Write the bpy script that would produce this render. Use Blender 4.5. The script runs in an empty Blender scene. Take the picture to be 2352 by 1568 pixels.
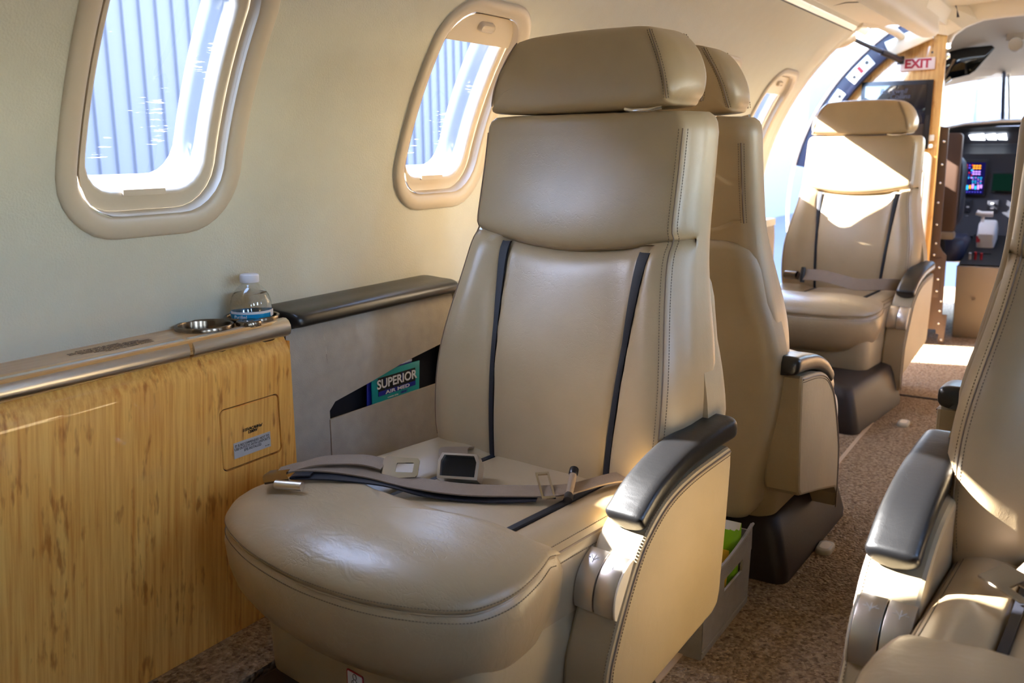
import bpy, bmesh, math, random
import numpy as np
from mathutils import Vector, Matrix
from mathutils.geometry import tessellate_polygon
random.seed(7)
SC = bpy.context.scene
COL = SC.collection

# ------------------------------------------------------------------ camera
F_PX = 2107.0
cam_d = bpy.data.cameras.new('camera')
cam = bpy.data.objects.new('camera', cam_d)
COL.objects.link(cam)
CAM = Vector((0.0, 0.0, 0.88))
RX, RY, RZ = (0.84590, 0.10331, -0.52324), (0.53328, -0.17894, 0.82680), (-0.00821, -0.97842, -0.20646)
cam.matrix_world = Matrix(((RX[0], -RX[1], -RX[2], CAM.x), (RY[0], -RY[1], -RY[2], CAM.y), (RZ[0], -RZ[1], -RZ[2], CAM.z), (0, 0, 0, 1)))
cam_d.sensor_width = 36.0
cam_d.lens = F_PX * 36.0 / 2352.0
cam_d.clip_start = 0.02
cam_d.clip_end = 300
cam_d.dof.use_dof = True
cam_d.dof.focus_distance = 1.5
cam_d.dof.aperture_fstop = 6.3
SC.camera = cam

# ------------------------------------------------------------------ world, sun, exposure
SC.view_settings.view_transform = 'Standard'
SC.view_settings.look = 'None'
SC.view_settings.gamma = 1.0
SC.view_settings.use_curve_mapping = False
SC.view_settings.exposure = 2.72
SUN = Vector((-1.0, -0.235, 0.64)).normalized()
w = bpy.data.worlds.new('sky')
SC.world = w
w.use_nodes = True
nt = w.node_tree
nt.nodes.clear()
sky = nt.nodes.new('ShaderNodeTexSky')
sky.sky_type = 'NISHITA'
sky.sun_disc = False
sky.sun_elevation = math.asin(SUN.z)
sky.sun_rotation = math.atan2(SUN.x, SUN.y)
sky.air_density = 1.0
sky.ozone_density = 2.0
sky.dust_density = 0.4
bg = nt.nodes.new('ShaderNodeBackground')
bg.inputs['Strength'].default_value = 0.80
wo = nt.nodes.new('ShaderNodeOutputWorld')
tint = nt.nodes.new('ShaderNodeMixRGB')
tint.blend_type = 'MULTIPLY'
tint.inputs[0].default_value = 1.0
tint.inputs[2].default_value = (1.07, 0.965, 0.94, 1.0)
nt.links.new(sky.outputs[0], tint.inputs[1])
nt.links.new(tint.outputs[0], bg.inputs[0])
nt.links.new(bg.outputs[0], wo.inputs[0])
sl = bpy.data.lights.new('sun', 'SUN')
sl.energy = 14.0
sl.angle = 0.0093
sl.color = (1.0, 0.965, 0.92)
so = bpy.data.objects.new('sun', sl)
COL.objects.link(so)
so.rotation_euler = SUN.to_track_quat('Z', 'Y').to_euler()
so.location = (-6, 0, 8)
SC.cycles.max_bounces = 10
SC.cycles.diffuse_bounces = 5
SC.cycles.glossy_bounces = 5
SC.cycles.transmission_bounces = 10
SC.cycles.transparent_max_bounces = 10
SC.cycles.caustics_reflective = False
SC.cycles.caustics_refractive = False
SC.cycles.sample_clamp_indirect = 6.0

# ------------------------------------------------------------------ materials
def srgb(r, g, b):
    f = lambda c: ((c / 255.0) / 12.92) if c <= 10 else (((c / 255.0) + 0.055) / 1.055) ** 2.4
    return (f(r), f(g), f(b), 1.0)

def new_mat(name):
    m = bpy.data.materials.new(name)
    m.use_nodes = True
    n = m.node_tree.nodes
    n.clear()
    out = n.new('ShaderNodeOutputMaterial')
    p = n.new('ShaderNodeBsdfPrincipled')
    m.node_tree.links.new(p.outputs[0], out.inputs[0])
    return m, m.node_tree, p

def N(t, kind, **kw):
    n = t.nodes.new(kind)
    for k, v in kw.items():
        if k in n.inputs.keys():
            n.inputs[k].default_value = v
        else:
            setattr(n, k, v)
    return n

def plain(name, col, rough=0.5, metal=0.0, coat=0.0, bump=0.0, scale=200.0, var=0.0, spec=0.5):
    m, t, p = new_mat(name)
    p.inputs['Base Color'].default_value = col
    p.inputs['Roughness'].default_value = rough
    p.inputs['Metallic'].default_value = metal
    p.inputs['Coat Weight'].default_value = coat
    p.inputs['Coat Roughness'].default_value = 0.04
    p.inputs['Specular IOR Level'].default_value = spec
    tc = N(t, 'ShaderNodeTexCoord')
    no = N(t, 'ShaderNodeTexNoise', Scale=scale, Detail=4.0)
    t.links.new(tc.outputs['Object'], no.inputs['Vector'])
    if var > 0:
        no2 = N(t, 'ShaderNodeTexNoise', Scale=scale * 0.08, Detail=5.0)
        t.links.new(tc.outputs['Object'], no2.inputs['Vector'])
        mx = N(t, 'ShaderNodeMixRGB', blend_type='MULTIPLY')
        mx.inputs[0].default_value = 1.0
        mx.inputs[1].default_value = col
        cr = N(t, 'ShaderNodeValToRGB')
        cr.color_ramp.elements[0].position = 0.3
        cr.color_ramp.elements[0].color = (1 - var, 1 - var, 1 - var, 1)
        cr.color_ramp.elements[1].position = 0.7
        cr.color_ramp.elements[1].color = (1, 1, 1, 1)
        t.links.new(no2.outputs[0], cr.inputs[0])
        t.links.new(cr.outputs[0], mx.inputs[2])
        t.links.new(mx.outputs[0], p.inputs['Base Color'])
    if bump > 0:
        b = N(t, 'ShaderNodeBump', Strength=bump, Distance=0.002)
        t.links.new(no.outputs[0], b.inputs['Height'])
        t.links.new(b.outputs[0], p.inputs['Normal'])
    return m

def leather(name, col, rough=0.37, grain=420.0, wr=0.06):
    m, t, p = new_mat(name)
    tc = N(t, 'ShaderNodeTexCoord')
    n1 = N(t, 'ShaderNodeTexNoise', Scale=7.0, Detail=4.0)
    t.links.new(tc.outputs['Object'], n1.inputs['Vector'])
    cr = N(t, 'ShaderNodeValToRGB')
    c = col
    cr.color_ramp.elements[0].position = 0.3
    cr.color_ramp.elements[0].color = (c[0] * 0.9, c[1] * 0.9, c[2] * 0.88, 1)
    cr.color_ramp.elements[1].position = 0.7
    cr.color_ramp.elements[1].color = (c[0] * 1.05, c[1] * 1.05, c[2] * 1.05, 1)
    t.links.new(n1.outputs[0], cr.inputs[0])
    t.links.new(cr.outputs[0], p.inputs['Base Color'])
    vo = N(t, 'ShaderNodeTexVoronoi', Scale=grain)
    vo.feature = 'DISTANCE_TO_EDGE'
    t.links.new(tc.outputs['Object'], vo.inputs['Vector'])
    b1 = N(t, 'ShaderNodeBump', Strength=0.16, Distance=0.0006)
    t.links.new(vo.outputs['Distance'], b1.inputs['Height'])
    # soft creases
    mp = N(t, 'ShaderNodeMapping')
    mp.inputs['Scale'].default_value = (1.0, 2.2, 1.4)
    t.links.new(tc.outputs['Object'], mp.inputs['Vector'])
    n2 = N(t, 'ShaderNodeTexNoise', Scale=26.0, Detail=5.0, Distortion=1.2)
    t.links.new(mp.outputs[0], n2.inputs['Vector'])
    b2 = N(t, 'ShaderNodeBump', Strength=wr, Distance=0.0035)
    t.links.new(n2.outputs[0], b2.inputs['Height'])
    t.links.new(b1.outputs[0], b2.inputs['Normal'])
    n3 = N(t, 'ShaderNodeTexNoise', Scale=30.0, Detail=3.0)
    t.links.new(mp.outputs[0], n3.inputs['Vector'])
    ad = N(t, 'ShaderNodeMixRGB', blend_type='ADD')
    ad.inputs[0].default_value = 0.06
    t.links.new(mp.outputs[0], ad.inputs[1])
    t.links.new(n3.outputs['Color'], ad.inputs[2])
    vc = N(t, 'ShaderNodeTexVoronoi', Scale=48.0)
    vc.feature = 'DISTANCE_TO_EDGE'
    t.links.new(ad.outputs[0], vc.inputs['Vector'])
    cc = N(t, 'ShaderNodeValToRGB')
    cc.color_ramp.elements[0].position = 0.0
    cc.color_ramp.elements[0].color = (0, 0, 0, 1)
    cc.color_ramp.elements[1].position = 0.05
    cc.color_ramp.elements[1].color = (1, 1, 1, 1)
    t.links.new(vc.outputs['Distance'], cc.inputs[0])
    mk = N(t, 'ShaderNodeValToRGB')
    mk.color_ramp.elements[0].position = 0.50
    mk.color_ramp.elements[0].color = (1, 1, 1, 1)
    mk.color_ramp.elements[1].position = 0.62
    mk.color_ramp.elements[1].color = (0, 0, 0, 1)
    n4 = N(t, 'ShaderNodeTexNoise', Scale=6.0, Detail=2.0)
    t.links.new(tc.outputs['Object'], n4.inputs['Vector'])
    t.links.new(n4.outputs[0], mk.inputs[0])
    mxx = N(t, 'ShaderNodeMath', operation='MAXIMUM')
    t.links.new(cc.outputs[0], mxx.inputs[0])
    t.links.new(mk.outputs[0], mxx.inputs[1])
    b3 = N(t, 'ShaderNodeBump', Strength=wr * 1.6, Distance=0.0012)
    t.links.new(mxx.outputs[0], b3.inputs['Height'])
    t.links.new(b2.outputs[0], b3.inputs['Normal'])
    t.links.new(b3.outputs[0], p.inputs['Normal'])
    p.inputs['Roughness'].default_value = rough
    p.inputs['Specular IOR Level'].default_value = 0.80
    return m

def wood(name, light, dark, rough=0.16, coat=1.0, stretch=(60.0, 60.0, 2.6), tilt=0.0):
    m, t, p = new_mat(name)
    tc = N(t, 'ShaderNodeTexCoord')
    mp0 = N(t, 'ShaderNodeMapping')
    mp0.inputs['Rotation'].default_value = (tilt, 0, 0)
    t.links.new(tc.outputs['Object'], mp0.inputs['Vector'])
    mp = N(t, 'ShaderNodeMapping')
    mp.inputs['Scale'].default_value = stretch
    t.links.new(mp0.outputs[0], mp.inputs['Vector'])
    n1 = N(t, 'ShaderNodeTexNoise', Scale=1.6, Detail=6.0, Roughness=0.62)
    t.links.new(mp.outputs[0], n1.inputs['Vector'])
    cr = N(t, 'ShaderNodeValToRGB')
    cr.color_ramp.elements[0].position = 0.30
    cr.color_ramp.elements[0].color = dark
    cr.color_ramp.elements[1].position = 0.62
    cr.color_ramp.elements[1].color = light
    t.links.new(n1.outputs[0], cr.inputs[0])
    # darker flecks, shorter along the grain
    mp2 = N(t, 'ShaderNodeMapping')
    mp2.inputs['Scale'].default_value = (stretch[0] * 0.75, stretch[1] * 0.75, stretch[2] * 4.2)
    t.links.new(mp0.outputs[0], mp2.inputs['Vector'])
    n2 = N(t, 'ShaderNodeTexNoise', Scale=1.5, Detail=3.0)
    t.links.new(mp2.outputs[0], n2.inputs['Vector'])
    n3 = N(t, 'ShaderNodeTexNoise', Scale=15.0, Detail=3.0)
    t.links.new(mp0.outputs[0], n3.inputs['Vector'])
    mul = N(t, 'ShaderNodeMath', operation='MULTIPLY')
    t.links.new(n2.outputs[0], mul.inputs[0])
    t.links.new(n3.outputs[0], mul.inputs[1])
    cr2 = N(t, 'ShaderNodeValToRGB')
    cr2.color_ramp.elements[0].position = 0.31
    cr2.color_ramp.elements[0].color = (0, 0, 0, 1)
    cr2.color_ramp.elements[1].position = 0.42
    cr2.color_ramp.elements[1].color = (0.8, 0.8, 0.8, 1)
    t.links.new(mul.outputs[0], cr2.inputs[0])
    mx = N(t, 'ShaderNodeMixRGB')
    mx.inputs[2].default_value = (dark[0] * 0.62, dark[1] * 0.5, dark[2] * 0.35, 1)
    t.links.new(cr2.outputs[0], mx.inputs[0])
    t.links.new(cr.outputs[0], mx.inputs[1])
    t.links.new(mx.outputs[0], p.inputs['Base Color'])
    p.inputs['Roughness'].default_value = 0.45
    p.inputs['Coat Weight'].default_value = coat
    p.inputs['Coat Roughness'].default_value = 0.02
    return m

def carpet_mat():
    m, t, p = new_mat('carpet')
    tc = N(t, 'ShaderNodeTexCoord')
    vo = N(t, 'ShaderNodeTexVoronoi', Scale=170.0)
    t.links.new(tc.outputs['Object'], vo.inputs['Vector'])
    no = N(t, 'ShaderNodeTexNoise', Scale=95.0, Detail=4.0)
    t.links.new(tc.outputs['Object'], no.inputs['Vector'])
    cr = N(t, 'ShaderNodeValToRGB')
    e = cr.color_ramp.elements
    e[0].position = 0.3
    e[0].color = srgb(116, 92, 68)
    e[1].position = 0.66
    e[1].color = srgb(184, 158, 126)
    x = e.new(0.48)
    x.color = srgb(156, 130, 101)
    mixf = N(t, 'ShaderNodeMath', operation='ADD')
    sc = N(t, 'ShaderNodeMath', operation='MULTIPLY')
    sc.inputs[1].default_value = 0.35
    t.links.new(vo.outputs['Color'], sc.inputs[0])
    sc2 = N(t, 'ShaderNodeMath', operation='MULTIPLY')
    sc2.inputs[1].default_value = 0.65
    t.links.new(no.outputs[0], sc2.inputs[0])
    t.links.new(sc.outputs[0], mixf.inputs[0])
    t.links.new(sc2.outputs[0], mixf.inputs[1])
    t.links.new(mixf.outputs[0], cr.inputs[0])
    t.links.new(cr.outputs[0], p.inputs['Base Color'])
    b = N(t, 'ShaderNodeBump', Strength=0.9, Distance=0.006)
    inv = N(t, 'ShaderNodeMath', operation='SUBTRACT')
    inv.inputs[0].default_value = 1.0
    t.links.new(vo.outputs['Distance'], inv.inputs[1])
    t.links.new(inv.outputs[0], b.inputs['Height'])
    t.links.new(b.outputs[0], p.inputs['Normal'])
    p.inputs['Roughness'].default_value = 0.95
    p.inputs['Specular IOR Level'].default_value = 0.1
    return m

def brushed(name, col, rough=0.28, axis=1, aniso=0.6):
    m, t, p = new_mat(name)
    tc = N(t, 'ShaderNodeTexCoord')
    mp = N(t, 'ShaderNodeMapping')
    s = [900.0, 900.0, 900.0]
    s[axis] = 8.0
    mp.inputs['Scale'].default_value = s
    t.links.new(tc.outputs['Object'], mp.inputs['Vector'])
    no = N(t, 'ShaderNodeTexNoise', Scale=1.0, Detail=3.0)
    t.links.new(mp.outputs[0], no.inputs['Vector'])
    b = N(t, 'ShaderNodeBump', Strength=0.12, Distance=0.0008)
    t.links.new(no.outputs[0], b.inputs['Height'])
    t.links.new(b.outputs[0], p.inputs['Normal'])
    p.inputs['Base Color'].default_value = col
    p.inputs['Metallic'].default_value = 1.0
    p.inputs['Roughness'].default_value = rough
    return m

def pane_mat(name, tint=(0.97, 0.985, 1.0, 1), gloss=0.06, scratches=0.0):
    m = bpy.data.materials.new(name)
    m.use_nodes = True
    t = m.node_tree
    t.nodes.clear()
    out = N(t, 'ShaderNodeOutputMaterial')
    tr = N(t, 'ShaderNodeBsdfTransparent')
    tr.inputs[0].default_value = tint
    gl = N(t, 'ShaderNodeBsdfGlossy')
    gl.inputs['Roughness'].default_value = 0.02
    mx = N(t, 'ShaderNodeMixShader')
    mx.inputs[0].default_value = gloss
    t.links.new(tr.outputs[0], mx.inputs[1])
    t.links.new(gl.outputs[0], mx.inputs[2])
    last = mx
    if scratches > 0:
        tc = N(t, 'ShaderNodeTexCoord')
        mp = N(t, 'ShaderNodeMapping')
        mp.inputs['Scale'].default_value = (60, 16, 260)
        mp.inputs['Rotation'].default_value = (0.45, 0, 0)
        t.links.new(tc.outputs['Object'], mp.inputs['Vector'])
        n1 = N(t, 'ShaderNodeTexNoise', Scale=1.2, Detail=6.0, Roughness=0.7)
        t.links.new(mp.outputs[0], n1.inputs['Vector'])
        n2 = N(t, 'ShaderNodeTexNoise', Scale=13.0, Detail=2.0)
        t.links.new(tc.outputs['Object'], n2.inputs['Vector'])
        mu = N(t, 'ShaderNodeMath', operation='MULTIPLY')
        t.links.new(n1.outputs[0], mu.inputs[0])
        t.links.new(n2.outputs[0], mu.inputs[1])
        cr = N(t, 'ShaderNodeValToRGB')
        cr.color_ramp.elements[0].position = 0.36
        cr.color_ramp.elements[0].color = (0, 0, 0, 1)
        cr.color_ramp.elements[1].position = 0.46
        cr.color_ramp.elements[1].color = (scratches,) * 3 + (1,)
        t.links.new(mu.outputs[0], cr.inputs[0])
        df = N(t, 'ShaderNodeBsdfTranslucent')
        df.inputs[0].default_value = (0.9, 0.93, 1, 1)
        mx2 = N(t, 'ShaderNodeMixShader')
        t.links.new(cr.outputs[0], mx2.inputs[0])
        t.links.new(mx.outputs[0], mx2.inputs[1])
        t.links.new(df.outputs[0], mx2.inputs[2])
        last = mx2
    t.links.new(last.outputs[0], out.inputs[0])
    return m

def emit(name, col, s):
    m = bpy.data.materials.new(name)
    m.use_nodes = True
    t = m.node_tree
    t.nodes.clear()
    out = N(t, 'ShaderNodeOutputMaterial')
    e = N(t, 'ShaderNodeEmission')
    e.inputs[0].default_value = col
    e.inputs[1].default_value = s
    t.links.new(e.outputs[0], out.inputs[0])
    return m

def lamp(name, col, s):
    m = plain(name, col, 0.25)
    p = m.node_tree.nodes['Principled BSDF']
    p.inputs['Emission Color'].default_value = col
    p.inputs['Emission Strength'].default_value = s
    return m

def glass_mat(name, ior=1.33, col=(1, 1, 1, 1), rough=0.0):
    m, t, p = new_mat(name)
    p.inputs['Base Color'].default_value = col
    p.inputs['Transmission Weight'].default_value = 1.0
    p.inputs['IOR'].default_value = ior
    p.inputs['Roughness'].default_value = rough
    return m

def ribbed(name, col, scale=6.0):
    """painted metal siding: the ribs are geometry, this is only the paint"""
    return plain(name, col, 0.6, var=0.05, scale=30.0)

M = dict(
    leather=leather('tan_leather', srgb(178, 155, 120)),
    leather_worn=leather('worn_leather', srgb(178, 155, 120), wr=0.24),
    leather_arm=leather('arm_leather', srgb(174, 154, 120), rough=0.5, wr=0.12),
    leather_dark=leather('taupe_leather', srgb(128, 106, 86), rough=0.5, wr=0.1),
    black_leather=leather('black_leather', srgb(15, 15, 17), rough=0.33, grain=520, wr=0.08),
    stripe=plain('black_stripe', srgb(18, 20, 30), 0.55, bump=0.2, scale=900),
    thread=plain('thread', srgb(112, 97, 79), 0.8),
    thread_light=plain('thread_light', srgb(196, 180, 152), 0.8),
    base=plain('base_brown', srgb(42, 31, 25), 0.55, bump=0.15, scale=300),
    wall=plain('wall_vinyl', srgb(206, 203, 188), 0.62, bump=0.35, scale=330.0, var=0.03, spec=0.3),
    trim=plain('window_trim', srgb(202, 188, 168), 0.38, var=0.02),
    ceiling=plain('ceiling_vinyl', srgb(216, 208, 190), 0.6, bump=0.15, scale=300, spec=0.3),
    suede=plain('grey_suede', srgb(174, 166, 156), 0.9, bump=0.25, scale=500, var=0.12, spec=0.15),
    cloth_navy=plain('pocket_lining', srgb(10, 11, 24), 0.9),
    wood=wood('bamboo_veneer', srgb(255, 196, 100), srgb(226, 146, 56), stretch=(95.0, 95.0, 3.4), tilt=0.1),
    wood_top=wood('bamboo_top', srgb(214, 166, 104), srgb(186, 132, 70), stretch=(40.0, 3.0, 40.0)),
    wood_bulk=wood('bamboo_bulkhead', srgb(226, 172, 96), srgb(196, 138, 62), stretch=(70.0, 70.0, 3.0)),
    carpet=carpet_mat(),
    steel=brushed('brushed_steel', srgb(220, 214, 206), 0.3, 1),
    steel_x=brushed('brushed_steel_keys', srgb(222, 214, 206), 0.32, 0),
    chrome=plain('chrome', srgb(225, 222, 215), 0.12, 1.0),
    gunmetal=plain('gunmetal', srgb(128, 112, 96), 0.2, 1.0),
    belt=plain('belt_webbing', srgb(142, 122, 102), 0.62, bump=0.5, scale=700, var=0.1),
    plastic_black=plain('black_plastic', srgb(16, 16, 20), 0.35),
    white_plastic=plain('white_plastic', srgb(232, 230, 228), 0.4),
    sign_plate=plain('sign_plate', srgb(222, 196, 180), 0.4),
    cream_plastic=plain('cream_plastic', srgb(224, 210, 184), 0.45),
    paper=plain('paper_label', srgb(196, 192, 190), 0.4),
    ink=plain('ink', srgb(22, 16, 14), 0.6),
    ink_brown=plain('ink_brown', srgb(52, 30, 20), 0.6),
    red=plain('red_print', srgb(170, 28, 40), 0.5),
    teal=plain('teal_card', srgb(0, 142, 144), 0.35),
    blue_card=plain('blue_card', srgb(40, 48, 150), 0.35),
    navy_print=plain('navy_print', srgb(20, 34, 140), 0.4),
    white_print=plain('white_print', srgb(225, 225, 230), 0.4),
    black_print=plain('black_print', srgb(14, 18, 18), 0.4),
    felt=plain('grey_felt', srgb(160, 152, 142), 0.95, bump=0.7, scale=420, var=0.12, spec=0.1),
    bag_white=plain('bag_white', srgb(225, 225, 225), 0.35, bump=0.3, scale=40),
    bag_green=plain('bag_green', srgb(130, 190, 30), 0.3, bump=0.3, scale=40),
    bag_yellow=plain('bag_yellow', srgb(240, 190, 50), 0.3, bump=0.3, scale=40, var=0.3),
    bag_red=plain('bag_red', srgb(190, 40, 36), 0.3),
    pane=pane_mat('window_pane', scratches=0.35),
    smoked=pane_mat('smoked_visor', (0.012, 0.016, 0.035, 1), 0.05),
    white_paint=plain("white_paint", srgb(238, 238, 238), 0.5), frame_grey=plain("frame_grey", srgb(120, 124, 130), 0.6),
    navy_frame=plain('navy_frame', srgb(34, 40, 66), 0.5),
    alu=plain('aluminium', srgb(220, 222, 226), 0.4, 0.4),
    strut=plain('dark_strut', srgb(56, 56, 66), 0.35, 0.6),
    screen=plain('screen_glass', srgb(16, 16, 24), 0.06, coat=1.0),
    screen_frame=plain('screen_bezel', srgb(20, 18, 20), 0.3),
    screen_text=plain('screen_text', srgb(70, 72, 84), 0.4),
    cockpit_liner=plain('cockpit_liner', srgb(176, 166, 150), 0.7, bump=0.2, scale=250),
    cockpit_panel=plain('cockpit_panel_grey', srgb(34, 36, 46), 0.5),
    cockpit_black=plain('cockpit_black', srgb(18, 18, 22), 0.6),
    brown_metal=plain('brown_metal', srgb(92, 74, 62), 0.45, 0.3),
    brown_seat=plain('brown_seat_back', srgb(74, 50, 34), 0.6),
    taupe_box=plain('taupe_paint', srgb(136, 122, 104), 0.5, var=0.06, scale=60),
    hangar=ribbed('hangar_paint', srgb(66, 70, 84)),
    hangar_white=plain('hangar_white', srgb(112, 118, 128), 0.6), hangar_door=plain('hangar_door', srgb(84, 90, 102), 0.6),
    tarmac=plain('concrete', srgb(176, 172, 164), 0.9, var=0.12, scale=20), shaded_ground=plain('shaded_ground', srgb(82, 82, 86), 0.9, var=0.15, scale=8),  # left ground coloured dark for its shade, right kept pale to bounce light
    puck=plain('puck_grey', srgb(176, 164, 140), 0.4, bump=0.1),
    lens=lamp('lamp_lens', srgb(244, 232, 212), 0.10),
    water=glass_mat('water', 1.10),
    pet=pane_mat('clear_plastic', (0.95, 0.97, 0.98, 1), 0.10),
    cap=plain('cap_plastic', srgb(222, 220, 228), 0.45),
    label_blue=plain('label_blue', srgb(24, 150, 205), 0.3),
)

# ------------------------------------------------------------------ mesh helpers
FLIP = [False]     # mirror everything about local x = 0

def mesh_obj(name, verts, faces, mat, parent=None, smooth=True, sharp=None):
    if FLIP[0]:
        verts = [(-v[0], v[1], v[2]) for v in verts]
        faces = [tuple(reversed(f)) for f in faces]
    me = bpy.data.meshes.new(name)
    me.from_pydata([tuple(v) for v in verts], [], [tuple(f) for f in faces])
    me.validate()
    bm = bmesh.new()
    bm.from_mesh(me)
    bmesh.ops.recalc_face_normals(bm, faces=bm.faces)
    bm.to_mesh(me)
    bm.free()
    if smooth:
        me.polygons.foreach_set('use_smooth', [True] * len(me.polygons))
        try:
            me.set_sharp_from_angle(angle=math.radians(sharp if sharp else 50))
        except Exception:
            pass
    if mat is not None:
        me.materials.append(M[mat] if isinstance(mat, str) else mat)
    o = bpy.data.objects.new(name, me)
    COL.objects.link(o)
    if parent is not None:
        o.parent = parent
    return o

class MB:
    """collects verts and faces for one mesh"""
    def __init__(self):
        self.v, self.f = [], []
    def add(self, vs, fs):
        b = len(self.v)
        self.v += [tuple(x) for x in vs]
        self.f += [tuple(i + b for i in f) for f in fs]
        return self
    def box(self, c, s, rot=None):
        x, y, z = s[0] / 2, s[1] / 2, s[2] / 2
        vs = [Vector((sx * x, sy * y, sz * z)) for sx in (-1, 1) for sy in (-1, 1) for sz in (-1, 1)]
        if rot is not None:
            vs = [rot @ p for p in vs]
        vs = [p + Vector(c) for p in vs]
        return self.add(vs, [(0, 1, 3, 2), (4, 6, 7, 5), (0, 4, 5, 1), (2, 3, 7, 6), (0, 2, 6, 4), (1, 5, 7, 3)])
    def loft(self, rings, cap=True, closed=True):
        n = len(rings[0])
        vs = [p for r in rings for p in r]
        fs = []
        for i in range(len(rings) - 1):
            for j in range(n if closed else n - 1):
                k = (j + 1) % n
                fs.append((i * n + j, i * n + k, (i + 1) * n + k, (i + 1) * n + j))
        if cap and closed:
            for idx, base in ((0, 0), (len(rings) - 1, (len(rings) - 1) * n)):
                c = np.mean(np.array([tuple(p) for p in rings[idx]]), axis=0)
                vs.append(tuple(c))
                ci = len(vs) - 1
                for j in range(n):
                    fs.append((base + j, base + (j + 1) % n, ci))
        return self.add(vs, fs)
    def tube(self, path, r, n=10, cap=True, closed=False):
        P = [Vector(p) for p in path]
        rings = []
        up = Vector((0, 0, 1))
        prev = None
        m = len(P)
        for i, p in enumerate(P):
            if closed:
                d = P[(i + 1) % m] - P[i - 1]
            else:
                d = P[min(i + 1, m - 1)] - P[max(i - 1, 0)]
            d.normalize()
            if prev is None:
                a = d.cross(up if abs(d.z) < 0.9 else Vector((1, 0, 0))).normalized()
            else:
                a = (prev - d * prev.dot(d)).normalized()
            prev = a
            b = d.cross(a)
            rr = r[i] if isinstance(r, (list, tuple)) else r
            rings.append([p + (a * math.cos(t) + b * math.sin(t)) * rr for t in [2 * math.pi * k / n for k in range(n)]])
        if closed:
            rings.append(rings[0])
            cap = False
        return self.loft(rings, cap)
    def lathe(self, prof, c=(0, 0, 0), n=40, cap=False):
        rings = [[(c[0] + r * math.cos(2 * math.pi * k / n), c[1] + r * math.sin(2 * math.pi * k / n), c[2] + z) for k in range(n)] for r, z in prof]
        return self.loft(rings, cap)
    def grid(self, P):
        m, n = len(P), len(P[0])
        vs = [p for row in P for p in row]
        fs = [(i * n + j, i * n + j + 1, (i + 1) * n + j + 1, (i + 1) * n + j) for i in range(m - 1) for j in range(n - 1)]
        return self.add(vs, fs)
    def extrude(self, poly, axis, a, b, bev=0.0):
        """closed 2D polygon swept along axis from a to b, edges eased by bev"""
        pts = np.array(poly, float)
        def at(p, t):
            if axis == 0: return (t, p[0], p[1])
            if axis == 1: return (p[0], t, p[1])
            return (p[0], p[1], t)
        if bev > 0:
            lv = [(bev, a), (bev * 0.3, a + bev * 0.3 * (1 if b > a else -1)), (0, a + bev * (1 if b > a else -1)),
                  (0, b - bev * (1 if b > a else -1)), (bev * 0.3, b - bev * 0.3 * (1 if b > a else -1)), (bev, b)]
        else:
            lv = [(0, a), (0, b)]
        rings = []
        for ins, t in lv:
            q = inset(pts, ins) if ins > 0 else pts
            rings.append([at(p, t) for p in q])
        n = len(pts)
        vs = [p for r in rings for p in r]
        fs = []
        for i in range(len(rings) - 1):
            for j in range(n):
                k = (j + 1) % n
                fs.append((i * n + j, i * n + k, (i + 1) * n + k, (i + 1) * n + j))
        if n <= 5:
            fs.append(tuple(range(n)))
            fs.append(tuple((len(rings) - 1) * n + j for j in range(n)))
        else:
            last = (len(rings) - 1) * n
            for base in (0, last):
                fl = [Vector((vs[base + j][(axis + 1) % 3], vs[base + j][(axis + 2) % 3], 0)) for j in range(n)]
                for tri in tessellate_polygon([fl]):
                    fs.append(tuple(base + t for t in tri))
        return self.add(vs, fs)
    def build(self, name, mat, parent=None, smooth=True, sharp=None):
        return mesh_obj(name, self.v, self.f, mat, parent, smooth, sharp)

def inset(pts, d):
    """move each vertex of a closed polygon inward by d"""
    pts = np.array(pts, float)
    n = len(pts)
    area = 0.5 * np.sum(pts[:, 0] * np.roll(pts[:, 1], -1) - np.roll(pts[:, 0], -1) * pts[:, 1])
    s = 1.0 if area > 0 else -1.0
    out = []
    for i in range(n):
        a, b, c = pts[i - 1], pts[i], pts[(i + 1) % n]
        e1 = (b - a) / (np.linalg.norm(b - a) + 1e-9)
        e2 = (c - b) / (np.linalg.norm(c - b) + 1e-9)
        n1 = np.array([-e1[1], e1[0]]) * s
        n2 = np.array([-e2[1], e2[0]]) * s
        nn = n1 + n2
        l = np.linalg.norm(nn)
        if l < 1e-6:
            nn, l = n1, 1.0
        nn = nn / l
        k = d / max(0.5, float(nn @ n1))
        out.append(b + nn * k)
    return np.array(out)

def spline(xs, ys):
    """natural cubic spline as a function"""
    x, y = np.array(xs, float), np.array(ys, float)
    n = len(x)
    h = np.diff(x)
    A = np.zeros((n, n))
    r = np.zeros(n)
    A[0, 0] = A[-1, -1] = 1
    for i in range(1, n - 1):
        A[i, i - 1], A[i, i], A[i, i + 1] = h[i - 1], 2 * (h[i - 1] + h[i]), h[i]
        r[i] = 6 * ((y[i + 1] - y[i]) / h[i] - (y[i] - y[i - 1]) / h[i - 1])
    m = np.linalg.solve(A, r)
    def f(t):
        t = min(max(float(t), x[0]), x[-1])
        i = min(max(int(np.searchsorted(x, t)) - 1, 0), n - 2)
        a, b = x[i + 1] - t, t - x[i]
        return float(m[i] * a ** 3 / (6 * h[i]) + m[i + 1] * b ** 3 / (6 * h[i]) + (y[i] / h[i] - m[i] * h[i] / 6) * a + (y[i + 1] / h[i] - m[i + 1] * h[i] / 6) * b)
    return f

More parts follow.
